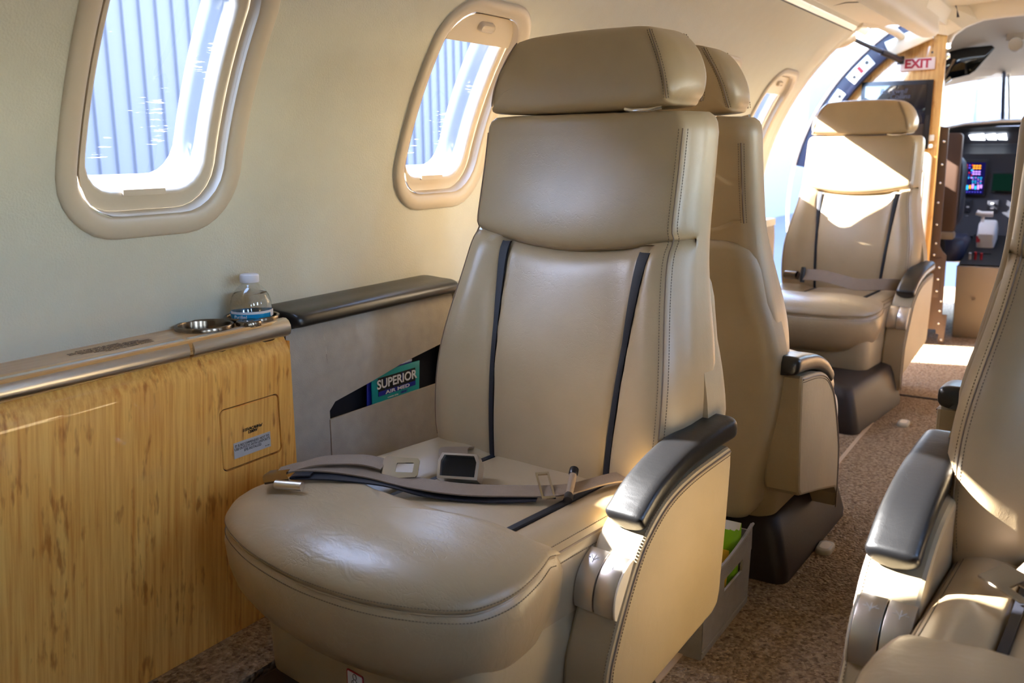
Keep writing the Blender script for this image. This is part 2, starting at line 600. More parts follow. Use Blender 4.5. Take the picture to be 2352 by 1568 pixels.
def curve_pts(pts, n=60, closed=False):
    """smooth curve through points (catmull-rom), n samples evenly by index"""
    P = [np.array(p, float) for p in pts]
    m = len(P)
    out = []
    segs = m if closed else m - 1
    for k in range(n if closed else n + 1):
        u = k / n * segs
        i = min(int(u), segs - 1)
        t = u - i
        g = (lambda j: P[j % m]) if closed else (lambda j: P[min(max(j, 0), m - 1)])
        p0, p1, p2, p3 = g(i - 1), g(i), g(i + 1), g(i + 2)
        out.append(0.5 * (2 * p1 + (p2 - p0) * t + (2 * p0 - 5 * p1 + 4 * p2 - p3) * t * t + (3 * p1 - p0 - 3 * p2 + p3) * t ** 3))
    return out

def resample(path, step):
    P = np.array([tuple(p) for p in path], float)
    d = np.concatenate([[0], np.cumsum(np.linalg.norm(np.diff(P, axis=0), axis=1))])
    n = max(2, int(d[-1] / step))
    t = np.linspace(0, d[-1], n + 1)
    return np.stack([np.interp(t, d, P[:, k]) for k in range(3)], axis=1)

def stitches(name, paths, parent, mat='thread', pitch=0.0042, r=0.00042):
    mb = MB()
    for path in paths:
        P = resample(path, pitch)
        for a, b in zip(P[:-1], P[1:]):
            a, b = Vector(a), Vector(b)
            d = (b - a)
            q = Vector((0, 0, 1)).rotation_difference(d.normalized()).to_matrix() if d.length > 1e-9 else Matrix.Identity(3)
            mb.box((a + b) / 2, (r * 2, r * 2, d.length * 0.62), q)
    o = mb.build(name, mat, parent, smooth=False)
    o['kind'] = 'stuff'
    return o

def rrect(w, h, r, k=8, cx=0.0, cy=0.0):
    """rounded rectangle, counter-clockwise"""
    out = []
    for qx, qy, a0 in ((1, -1, -90), (1, 1, 0), (-1, 1, 90), (-1, -1, 180)):
        for i in range(k + 1):
            a = math.radians(a0 + 90 * i / k)
            out.append((cx + qx * (w / 2 - r) + r * math.cos(a), cy + qy * (h / 2 - r) + r * math.sin(a)))
    return out

def empty(name, loc, rotz=0.0):
    o = bpy.data.objects.new(name, None)
    COL.objects.link(o)
    o.empty_display_size = 0.1
    o.location = loc
    o.rotation_euler = (0, 0, rotz)
    return o

def tag(o, label=None, cat=None, group=None, kind=None):
    if label: o['label'] = label
    if cat: o['category'] = cat
    if group: o['group'] = group
    if kind: o['kind'] = kind
    return o

def text(name, s, size, origin, right, up, mat, parent=None, align='CENTER', space=1.0, spacing=1.0, extr=0.0003, shear=0.0, off=0.0, width=None):
    """flat lettering; 'width' squeezes or stretches it to that width"""
    cu = bpy.data.curves.new(name, 'FONT')
    cu.body = s
    cu.size = size
    cu.align_x = align
    cu.align_y = 'CENTER'
    cu.space_line = space
    cu.space_character = spacing
    cu.extrude = extr
    cu.shear = shear
    cu.offset = off
    cu.resolution_u = 3
    tmp = bpy.data.objects.new('tmp', cu)
    COL.objects.link(tmp)
    bpy.context.view_layer.update()
    me = bpy.data.meshes.new_from_object(tmp.evaluated_get(bpy.context.evaluated_depsgraph_get()))
    bpy.data.objects.remove(tmp)
    r, u = Vector(right).normalized(), Vector(up).normalized()
    n = r.cross(u)
    sx = 1.0
    if width and len(me.vertices):
        xs = [v.co.x for v in me.vertices]
        sx = width / (max(xs) - min(xs))
    mat4 = Matrix(((r.x * sx, u.x, n.x, origin[0]), (r.y * sx, u.y, n.y, origin[1]), (r.z * sx, u.z, n.z, origin[2]), (0, 0, 0, 1)))
    me.transform(mat4)
    me.name = name
    me.materials.clear()
    me.materials.append(M[mat])
    o = bpy.data.objects.new(name, me)
    COL.objects.link(o)
    if parent is not None: o.parent = parent
    return o

def copy_tree(o, parent=None):
    c = o.copy()
    COL.objects.link(c)
    if parent is not None:
        c.parent = parent
        c.matrix_parent_inverse = o.matrix_parent_inverse
    for ch in list(o.children):
        copy_tree(ch, c)
    return c

# ------------------------------------------------------------------ the cabin shell
CX, CZ, R0 = -0.30, 0.60, 0.90      # fuselage lining: a circle seen from the front
Y_AFT, Y_DOOR, Y_BULK = -1.5, 3.83, 4.395
def cyl(y, a, R=R0, side=-1):
    return (CX + side * R * math.cos(a), y, CZ + R * math.sin(a))

WIN_A = math.radians(24.1)
WIN_W, WIN_H = 0.312, 0.443
LEFT_WIN = [0.873, 1.572, 2.235, 2.895, 3.560]
RIGHT_WIN = [-0.52, 0.175, 0.873, 1.566, 2.24, 2.92, 3.578]

def rr_polar(w, h, r, dirs):
    """points where rays from the centre meet a rounded rectangle"""
    out = []
    for dx, dy in dirs:
        lo, hi = 0.0, 2.0
        for _ in range(40):
            m = (lo + hi) / 2
            x, y = abs(dx * m), abs(dy * m)
            qx, qy = x - (w / 2 - r), y - (h / 2 - r)
            sd = math.hypot(max(qx, 0), max(qy, 0)) + min(max(qx, qy), 0) - r
            if sd > 0: hi = m
            else: lo = m
        out.append((dx * lo, dy * lo))
    return out

def win_dirs(py, s_lo, s_hi, k=14):
    """rectangle border round the window centre, as points"""
    B = []
    for i in range(k): B.append((-py + 2 * py * i / k, -s_lo))
    for i in range(k): B.append((py, -s_lo + (s_lo + s_hi) * i / k))
    for i in range(k): B.append((py - 2 * py * i / k, s_hi))
    for i in range(k): B.append((-py, s_hi - (s_lo + s_hi) * i / k))
    return B

A_LO, A_HI, A_TOP = math.radians(6.0), math.radians(43.0), math.radians(54.3)
def side_wall(name, side, wins, y_end):
    mb = MB()
    edges = [Y_AFT] + [(a + b) / 2 for a, b in zip(wins[:-1], wins[1:])] + [y_end]
    s_lo, s_hi = (WIN_A - A_LO) * R0, (A_HI - WIN_A) * R0
    for i, yc in enumerate(wins):
        y0, y1 = edges[i], edges[i + 1]
        k = 14
        B = []
        for j in range(k): B.append((y0 - yc + (y1 - y0) * j / k, -s_lo))
        for j in range(k): B.append((y1 - yc, -s_lo + (s_lo + s_hi) * j / k))
        for j in range(k): B.append((y1 - yc - (y1 - y0) * j / k, s_hi))
        for j in range(k): B.append((y0 - yc, s_hi - (s_lo + s_hi) * j / k))
        dirs = [(b[0] / math.hypot(*b), b[1] / math.hypot(*b)) for b in B]
        H = rr_polar(WIN_W - 0.03, WIN_H - 0.03, 0.085, dirs)
        rings = []
        for t in np.linspace(0, 1, 9):
            rings.append([cyl(yc + h[0] * (1 - t) + b[0] * t, WIN_A + (h[1] * (1 - t) + b[1] * t) / R0, R0, side) for h, b in zip(H, B)])
        mb.loft(rings, cap=False)
    ys = np.linspace(Y_AFT, y_end, 30)
    mb.grid([[cyl(y, a, R0, side) for y in ys] for a in np.linspace(A_HI, A_TOP, 6)])
    low = [(CX + side * R0, 0.0), (CX + side * R0, 0.3), (CX + side * R0, 0.6)] + [(cyl(0, a, R0, side)[0], cyl(0, a, R0, side)[2]) for a in np.linspace(0.02, A_LO, 4)]
    mb.grid([[(x, y, z) for y in ys] for x, z in low])
    # outer face, so that no daylight leaks through the lining
    o = mb.build(name, 'wall')
    tag(o, kind='structure')
    return o

wl = side_wall('wall_left', -1, LEFT_WIN, Y_DOOR)
wr_ = side_wall('wall_right', 1, RIGHT_WIN, 4.42)

NW = 72
DIRS = [(math.cos(2 * math.pi * k / NW), math.sin(2 * math.pi * k / NW)) for k in range(NW)]
def win_ring(yc, side, w, h, r, R):
    return [cyl(yc + p[0], WIN_A + p[1] / R0, R, side) for p in rr_polar(w, h, r, DIRS)]

def window(idx, yc, side, shade):
    root = empty('window_%d' % idx, cyl(yc, WIN_A, R0, side))
    tag(root, kind='structure')
    bpy.context.view_layer.update()
    off = Vector(root.location)
    def b(mb, name, mat, parent=None, sharp=None):
        mb.v = [tuple(Vector(v) - off) for v in mb.v]
        return mb.build(name, mat, parent or root, True, sharp)
    W, H = WIN_W, WIN_H
    # trim ring, a rounded moulding standing proud of the lining
    mb = MB()
    prof = [(0.0, -0.0005), (0.0, 0.004), (-0.004, 0.0075), (-0.016, 0.0085), (-0.026, 0.0065), (-0.031, 0.001), (-0.034, -0.004)]
    mb.loft([win_ring(yc, side, W + 2 * d, H + 2 * d, 0.098 + d, R0 - z) for d, z in prof], cap=False)
    b(mb, 'trim_ring', 'trim', sharp=70)
    # reveal between lining and flange
    mb = MB()
    mb.loft([win_ring(yc, side, W - 0.066 - 2 * d, H - 0.066 - 2 * d, 0.070 - d, R0 + z) for d, z in ((0, -0.002), (0.001, 0.008), (0.003, 0.017))], cap=False)
    b(mb, 'reveal', 'trim')
    # flange facing the cabin
    mb = MB()
    mb.loft([win_ring(yc, side, W - 0.066 - 2 * d, H - 0.066 - 2 * d * 1.35, 0.070 - d, R0 + z) for d, z in ((0.000, 0.016), (0.005, 0.0185), (0.012, 0.0185), (0.018, 0.0165), (0.021, 0.0175), (0.0225, 0.022), (0.023, 0.032))], cap=False)
    b(mb, 'flange', 'trim', sharp=60)
    # catch on the lower edge of the flange
    mb = MB()
    a_c = WIN_A - (H / 2 - 0.062) / R0
    c = Vector(cyl(yc - 0.005, a_c, R0 + 0.0165, side))
    mb.box(c, (0.006, 0.072, 0.009))
    b(mb, 'shade_catch', 'trim')
    # outer frame of the skin, seen through the inner pane
    mb = MB()
    mb.loft([win_ring(yc, side, W - 0.110 - 2 * d, H - 0.126 - 2 * d, 0.050 - d * 0.5, R0 + z) for d, z in ((0, 0.031), (0.001, 0.050), (0.004, 0.062), (0.006, 0.074), (0.007, 0.086))], cap=False)
    b(mb, 'outer_frame', 'frame_grey', sharp=60)
    # panes: inner and outer
    mb = MB()
    rr = win_ring(yc, side, W - 0.110, H - 0.126, 0.050, R0 + 0.032)
    ins = [win_ring(yc, side, (W - 0.110) * s, (H - 0.126) * s, 0.050 * s, R0 + 0.032) for s in (1.0, 0.75, 0.5, 0.25, 0.02)]
    mb.loft(ins, cap=False)
    b(mb, 'pane', 'pane')
    if shade > 0:
        # pull-down shade parked at the top, following the curve
        rows = []
        top = H / 2 - 0.036
        for t in np.linspace(0, 1, 8):
            s = top - shade * t
            half = rr_half(W - 0.072, H - 0.07, 0.066, s)
            rows.append([cyl(yc + half * u, WIN_A + s / R0, R0 + 0.0125, side) for u in np.linspace(-1, 1, 13)])
        mb = MB()
        mb.grid(rows)
        mb.grid([[cyl(yc + rr_half(W - 0.072, H - 0.07, 0.066, top - shade) * u, WIN_A + (top - shade) / R0, R0 + q, side) for u in np.linspace(-1, 1, 13)] for q in (0.0125, 0.0155)])
        sh = b(mb, 'shade', 'trim')
        mb = MB()
        s_h = top - shade * 0.42
        pts = rrect(0.052, 0.020, 0.0095, 6)
        rings = []
        for ins_, q in ((0.0, 0.0125), (0.001, 0.006), (0.004, 0.003), (0.007, 0.0055)):
            pp = inset(pts, ins_) if ins_ else np.array(pts)
            rings.append([cyl(yc + 0.006 + p[0], WIN_A + (s_h + p[1]) / R0, R0 + q, side) for p in pp])
        mb.loft(rings)
        b(mb, 'shade_handle', 'trim', sh)
    return root

def rr_half(w, h, r, s):
    """half width of a rounded rectangle at height s"""
    q = abs(s) - (h / 2 - r)
    if q <= 0: return w / 2
    return w / 2 - r + math.sqrt(max(r * r - q * q, 0))

n_win = 0
for i, y in enumerate(LEFT_WIN):
    n_win += 1
    window(n_win, y, -1, {1: 0.062, 4: 0.075}.get(i, 0.0))
for i, y in enumerate(RIGHT_WIN):
    n_win += 1
    window(n_win, y, 1, 0.0)

# floor: aisle carpet, raised side plinth and the sill of the entry
def slab(name, x0, x1, y0, y1, z0, z1, mat, kind='structure', parent=None, bev=0.0):
    mb = MB()
    if bev: mb.extrude([(x0, y0), (x1, y0), (x1, y1), (x0, y1)], 2, z0, z1, bev)
    else: mb.box(((x0 + x1) / 2, (y0 + y1) / 2, (z0 + z1) / 2), (x1 - x0, y1 - y0, z1 - z0))
    o = mb.build(name, mat, parent, smooth=bool(bev))
    if kind: tag(o, kind=kind)
    return o
slab('floor', CX - R0 - 0.05, CX + R0 + 0.05, Y_AFT, 6.3, -0.05, 0.0, 'carpet')
slab('trim_1', CX - R0, -0.995, Y_AFT, 3.80, 0.0, 0.114, 'carpet')
slab('trim_2', 0.395, CX + R0, Y_AFT, 3.80, 0.0, 0.114, 'carpet')
slab('trim_3', -0.548, -0.536, 1.0, 3.42, 0.0, 0.003, plain('carpet_binding', srgb(200, 172, 138), 0.9))
slab('trim_4', -0.60, 0.0, 3.425, 3.435, 0.0, 0.004, plain('carpet_joint', srgb(60, 44, 34), 0.9))
slab('wall_aft', CX - R0, CX + R0, Y_AFT - 0.03, Y_AFT, 0.0, 1.5, 'wall')

# ceiling: light strip, service panel, rolled valance, raised centre
def ceil_profile(side):
    return [(0.545, 1.315), (0.532, 1.330)], [(0.532, 1.334), (0.47, 1.342), (0.40, 1.338)], \
        [(0.412, 1.338), (0.400, 1.326), (0.380, 1.308), (0.352, 1.296), (0.325, 1.293), (0.305, 1.298), (0.294, 1.312), (0.296, 1.335), (0.300, 1.42)]
ys = np.linspace(Y_AFT, Y_DOOR + 0.01, 24)
centre = [(0.30 * math.cos(t), 1.425 + 0.035 * math.sin(t)) for t in np.linspace(0, math.pi, 15)]
mb = MB()
mb.grid([[(CX + dx, y, z) for y in np.linspace(Y_AFT, 4.47, 24)] for dx, z in centre])
tag(mb.build('ceiling', 'ceiling'), kind='structure')
for side, nm in ((-1, 'trim_5'), (1, 'trim_6')):
    strip, panel, bulge = ceil_profile(side)
    mb = MB()
    yy = np.linspace(Y_AFT, 4.02 if side < 0 else 4.45, 24)
    mb.grid([[(CX + side * dx, y, z) for y in yy] for dx, z in [(0.527, 1.331)] + panel[1:]])
    o = mb.build('service_panel', 'ceiling')
    tag(o, kind='structure')
    o.name = nm
    mb = MB()
    mb.grid([[(CX + side * dx, y, z) for y in np.linspace(Y_AFT, 4.10 if side < 0 else 4.45, 24)] for dx, z in bulge])
    o = mb.build('trim_7' if side < 0 else 'trim_8', 'ceiling')
    tag(o, kind='structure')
    # dark gaps either side of the lamp row
    for dx_, z_ in ((0.5335, 1.3325), (0.5585, 1.3065)):
        gp = MB()
        gp.tube([(CX + side * dx_, y, z_) for y in yy], 0.0022, 6)
        q = gp.build('lamp_gap', 'base', None)
        q.parent = bpy.data.objects[nm]
    # panel joints
    for j, y in enumerate((2.05, 2.75, 3.3)):
        if side > 0: break
        mb = MB()
        mb.tube([(CX + side * dx, y - 0.05 * (0.5 - dx), z - 0.001) for dx, z in panel], 0.0018, 6)
        q = mb.build('panel_joint', 'base', None)
        q.parent = bpy.data.objects[nm]
    # wash-light strip: lamp lenses in a row
    y = Y_AFT + 0.02
    k = 0
    end = 4.02 if side < 0 else 4.4
    while y < end:
        y1 = min(y + 0.66, end)
        mb = MB()
        prof = [(0.556, 1.310), (0.553, 1.307), (0.546, 1.312), (0.536, 1.324), (0.536, 1.330), (0.540, 1.331)]
        mb.extrude([(CX + side * dx, z) for dx, z in prof], 1, y, y1 - 0.006)
        o = mb.build('wash_light', 'lens', None)
        tag(o, 'cream wash light lens in the row along the %s ceiling edge' % ('left' if side < 0 else 'right'), 'light', 'wash lights along the %s ceiling edge' % ('left' if side < 0 else 'right'))
        y = y1
        k += 1

# ------------------------------------------------------------------ the seats
# local frame: the sitter looks towards -y, the arm stands at +x, z = 0 on the cabin floor
ZB = 0.30          # bottom of the back cushion
yf = spline([0.20, 0.30, 0.39, 0.48, 0.58, 0.73, 0.92, 1.06], [0.215, 0.212, 0.212, 0.218, 0.236, 0.280, 0.318, 0.338])
hw = spline([0.20, 0.30, 0.40, 0.48, 0.56, 0.64, 0.72, 0.82, 0.93], [0.199, 0.216, 0.235, 0.241, 0.237, 0.222, 0.208, 0.203, 0.201])
th = spline([0.20, 0.30, 0.40, 0.50, 0.60, 0.72, 0.82, 0.93], [0.09, 0.100, 0.112, 0.115, 0.106, 0.086, 0.078, 0.074])
BX = -0.012
SO = 0.016
def zseam(x): return 0.723 + 0.026 * min(1.0, abs(x) / 0.20) ** 1.8
def stripe_x(z, s): return SO + s * (0.114 + 0.024 * max(0.0, (z - 0.38) / 0.35))
def yfront(x, z, upper=False):
    w = hw(z)
    u = min(abs(x) / w, 1.0)
    y = yf(z) + 0.030 * max(0.0, (u - 0.90) / 0.10) ** 2.0
    if not upper:
        y -= 0.016 * math.exp(-((u - 0.80) / 0.16) ** 2) * min(1, max(0, (z - 0.32) / 0.1))      # side bolsters
        y -= 0.006 * (1 - ((x - SO) / 0.115) ** 2) if abs(x - SO) < 0.115 else 0
        for s in (-1, 1):
            y += 0.010 * math.exp(-((x - stripe_x(z, s)) / 0.006) ** 2)
        d = zseam(x) - z
        y += 0.014 * math.exp(-max(d, 0) / 0.012)
    else:
        d = z - zseam(x)
        y += -0.004 + 0.016 * math.exp(-max(d, 0) / 0.007) - 0.006 * math.exp(-((d - 0.05) / 0.05) ** 2) * (1 - u * u)
        y -= 0.004 * (1 - u * u)
    return y

def section(z, fn, upper):
    """closed outline of the back at height z; fn maps nominal (x) to the actual height"""
    w, t = hw(z), th(z)
    pts = []
    nf = 60
    for i in range(nf + 1):           # front, left to right
        u = -1 + 2 * i / nf
        u = math.copysign(abs(u) ** 0.85, u)
        x = u * w
        zz = fn(x)
        ww = hw(zz)
        pts.append((BX + u * ww, yfront(u * ww, zz, upper), zz))
    rb = 0.035
    def rear(x, q):                    # q 0..1 across the thickness
        zz = fn(x)
        return zz
    # right side, rear, left side
    zz = fn(w)
    y0, y1 = yf(zz) + 0.030, yf(zz) + th(zz) + 0.02
    ww = hw(zz)
    side = [(ww + 0.003, y0 + (y1 - rb - y0) * k / 5) for k in range(1, 6)]
    cor = [(ww - rb + (rb + 0.003) * math.cos(a), y1 - rb + rb * math.sin(a)) for a in [math.pi / 2 * k / 6 for k in range(1, 7)]]
    for x, y in side + cor: pts.append((BX + x, y, zz))
    for k in range(1, 12):
        x = (ww - rb) * (1 - 2 * k / 12)
        pts.append((BX + x, y1 + 0.006 * (1 - (x / ww) ** 2), fn(x)))
    for x, y in reversed(cor): pts.append((BX - x, y, zz))
    for x, y in reversed(side): pts.append((BX - x, y, zz))
    return pts

def make_back(root):
    rings = []
    for v in np.linspace(0, 1, 46):
        z = ZB + v * (0.735 - ZB)
        rings.append(section(z, lambda x: ZB + v * (zseam(x) - ZB), False))
    # close the bottom softly
    r0 = rings[0]
    cx, cy = BX, yf(ZB) + 0.07
    low = [[(cx + (p[0] - cx) * s, cy + (p[1] - cy) * s, ZB - d) for p in r0] for s, d in ((0.80, 0.030), (0.92, 0.022), (0.98, 0.010))]
    mb = MB().loft(low + rings)
    mb.build('back_cushion', 'leather', root, sharp=75)
    ztop = 0.930
    rings = []
    for v in np.linspace(0, 1, 30):
        rings.append(section(0.735 + v * (ztop - 0.03 - 0.735), lambda x: zseam(x) + v * (ztop - 0.03 - zseam(x)), True))
    rt = rings[-1]
    cy = yf(ztop) + 0.045
    for s, d in ((0.985, 0.014), (0.95, 0.023), (0.88, 0.029), (0.6, 0.031)):
        rings.append([(BX + (p[0] - BX) * (1 - (1 - s) * 0.6), cy + (p[1] - cy) * s, ztop - 0.03 + d) for p in rt])
    MB().loft(rings).build('upper_back', 'leather', root, sharp=75)
    # black stripes down the back
    for s in (-1, 1):
        zs = np.linspace(0.345, 0.731, 40)
        mb = MB()
        L_ = []
        for z in zs:
            x = stripe_x(z, s)
            wd = 0.0045 + 0.004 * max(0, (z - 0.6) / 0.13)
            y = min(yfront(x - wd * 1.6, z), yfront(x + wd * 1.6, z)) - 0.0005
            yc_ = y + 0.0015
            L_.append([(BX + x - wd, yc_ + 0.004, z), (BX + x - wd, yc_, z), (BX + x, yc_ - 0.001, z), (BX + x + wd, yc_, z), (BX + x + wd, yc_ + 0.004, z)])
        mb.grid(L_)
        mb.build('stripe', 'stripe', root)
    # side seam of the upper and lower back, with its stitching
    seam, st1, st2 = [], [], []
    for z in np.linspace(0.40, 0.905, 60):
        up = z > zseam(hw(z))
        for arr, dx in ((seam, 0.0), (st1, -0.0055), (st2, 0.005)):
            x = hw(z) * 0.925 + dx
            arr.append((BX + x, yfront(x, z, up) - 0.0003, z))
    MB().tube(seam, 0.0010, 6).build('piping', 'leather_dark', root)
    seam2 = [(2 * BX - p[0], p[1], p[2]) for p in seam]
    MB().tube(seam2, 0.0014, 6).build('piping', 'leather_dark', root)
    stitches('stitching', [st1, st2], root)
    # seam at the rear edge of the upper back
    rs, ra, rb_s = [], [], []
    for z in np.linspace(0.745, 0.885, 26):
        ww, y1, rb = hw(z), yf(z) + th(z) + 0.02, 0.035
        for arr, deg_ in ((rs, 58), (ra, 50), (rb_s, 66)):
            a = math.radians(deg_)
            arr.append((BX + ww - rb + (rb + 0.0015) * math.cos(a), y1 - rb + (rb + 0.0015) * math.sin(a) + 0.001, z))
    MB().tube(rs, 0.0013, 6).build('piping', 'leather_dark', root)
    stitches('stitching', [ra, rb_s], root)
    # shell behind the lower back
    rings = []
    for z, s, d in [(0.165, 0.93, 0.6), (0.175, 0.97, 0.9)] + [(z, 1.0, 1.0) for z in np.linspace(0.19, 0.66, 24)] + [(0.68, 0.985, 1.0), (0.697, 0.95, 1.0), (0.708, 0.88, 0.9), (0.713, 0.80, 0.6)]:
        zz = max(z, 0.20)
        w = (hw(zz) + 0.012) * s * (0.94 if z > 0.6 else 1.0 - 0.06 * max(0, (z - 0.5) / 0.1) if z > 0.5 else 1.0)
        y1 = yf(zz) + th(zz) + 0.020 + 0.014 * d
        y0 = y1 - 0.075
        rb = 0.03
        p = []
        for k in range(7):
            a = math.pi / 2 * k / 6
            p.append((BX + w - rb + rb * math.cos(a), y1 - rb + rb * math.sin(a), z))
        for k in range(1, 8):
            p.append((BX + (w - rb) * (1 - 2 * k / 8), y1 + 0.004, z))
        for k in range(6, -1, -1):
            a = math.pi / 2 * k / 6
            p.append((BX - (w - rb + rb * math.cos(a)), y1 - rb + rb * math.sin(a), z))
        p.append((BX - w, y0, z))
        p.append((BX + w, y0, z))
        rings.append(p)
    MB().loft(rings).build('back_shell', 'leather_arm', root, sharp=75)
    # head rest
    hr = curve_pts([(-0.178, 0.934), (-0.02, 0.932), (0.130, 0.936), (0.152, 0.945), (0.160, 0.966), (0.155, 0.996), (0.134, 1.030), (0.098, 1.051), (0.04, 1.055), (-0.02, 1.056),
                    (-0.08, 1.055), (-0.140, 1.051), (-0.174, 1.034), (-0.193, 1.000), (-0.198, 0.968), (-0.192, 0.944)], 96, True)
    hr = np.array(hr)
    y0 = 0.300
    hxc = -0.019
    def xs_rel(z): return 0.168 - 0.047 * min(1.0, max(0.0, (z - 0.940) / 0.112)) ** 1.7
    def hr_front(x, z):
        t = max(0.0, abs(x - hxc) - xs_rel(z)) / 0.02
        return y0 + (z - 0.93) * 0.16 + 0.022 * t ** 1.5 + 0.004 * ((z - 0.996) / 0.06) ** 2 + 0.0025 * math.exp(-((t) / 0.06) ** 2)
    rings = []
    for ins_, d in ((0.15, 0.0), (0.10, 0.0), (0.06, 0.0), (0.035, 0.0), (0.022, 0.0006), (0.013, 0.0022), (0.007, 0.0055), (0.003, 0.010), (0.0008, 0.017), (0.0, 0.028), (0.0, 0.060), (0.0, 0.088), (0.004, 0.098), (0.012, 0.104), (0.03, 0.108), (0.08, 0.109)):
        c = np.array([hr[:, 0].mean(), 0.996])
        q = c + (hr - c) * np.array([1 - ins_ / 0.19, 1 - min(ins_ / 0.061 * 0.9, 0.97 * ins_ / (ins_ + 0.03) + 0.0)]) if ins_ > 0.03 else c + (hr - c) * np.array([1 - ins_ / 0.19, 1 - ins_ / 0.061 * 0.9])
        k = max(0.0, 1 - d / 0.05)
        rings.append([(p[0], y0 + (p[1] - 0.93) * 0.16 + d + (hr_front(p[0], p[1]) - y0 - (p[1] - 0.93) * 0.16) * k, p[1]) for p in q])
    h = MB().loft(rings).build('head_rest', 'leather', root, sharp=80)
    for sx in (-1, 1):
        sm, sa, sb = [], [], []
        for t in np.linspace(0.06, 0.94, 24):
            z = 0.940 + 0.112 * t
            x = xs_rel(z)
            dz_ = min(z - 0.936, 1.055 - z)
            e = 0.0055 * math.exp(-max(0.0, dz_ - 0.004) / 0.006)
            for arr, dx in ((sm, 0), (sa, -0.004), (sb, 0.004)):
                xx = hxc + sx * (x + dx)
                arr.append((xx, hr_front(xx, z) + e - 0.0003, z))
        MB().tube(sm, 0.0011, 6).build('head_rest_piping', 'leather_dark', h)
        if sx > 0: stitches('head_rest_stitching', [sa, sb], h)
        if sx > 0:
            R3 = [[(hxc + xs_rel(0.940 + 0.112 * t) + dx, y0 + 0.1075 + (0.940 + 0.112 * t - 0.93) * 0.16 - 0.012 * abs(t * 2 - 1) ** 6, 0.940 + 0.112 * t) for t in np.linspace(0.05, 0.95, 24)] for dx in (0, -0.004, 0.004)]
            MB().tube(R3[0], 0.0014, 6).build('head_rest_piping', 'leather_dark', h)
            stitches('head_rest_stitching', R3[1:], h)
    # release tab under the head rest
    mb = MB()
    mb.tube([(0.085, 0.300, 0.934), (0.105, 0.292, 0.931), (0.13, 0.291, 0.931), (0.148, 0.298, 0.934)], 0.0028, 8)
    mb.build('release_tab', 'chrome', root)

PAD = [(-0.272, 0.0), (-0.294, -0.05), (-0.302, -0.10), (-0.292, -0.155), (-0.245, -0.203), (-0.16, -0.232), (-0.08, -0.243), (0.0, -0.243), (0.09, -0.227), (0.165, -0.193), (0.208, -0.156), (0.226, -0.115), (0.225, -0.07), (0.215, -0.03), (0.199, 0.006), (0.1, 0.0), (0.0, -0.01), (-0.15, -0.005)]
def seat_h(x, y):
    h = 0.386 + 0.012 * min(1, max(0, (abs(x) - 0.11) / 0.05)) * (1 - 0.3 * (y / 0.25))
    h += 0.006 * (1 - (x / 0.11) ** 2) if abs(x) < 0.11 else 0
    h += 0.010 * max(0, x / 0.2) * max(0, y / 0.2)
    for s in (-1, 1):
        h -= 0.009 * math.exp(-((x - 0.008 - s * 0.113) / 0.006) ** 2)
    e = max(0, (abs(x + 0.026) - 0.190) / 0.036)
    h -= 0.02 * min(e, 1.0) ** 2.2
    return h
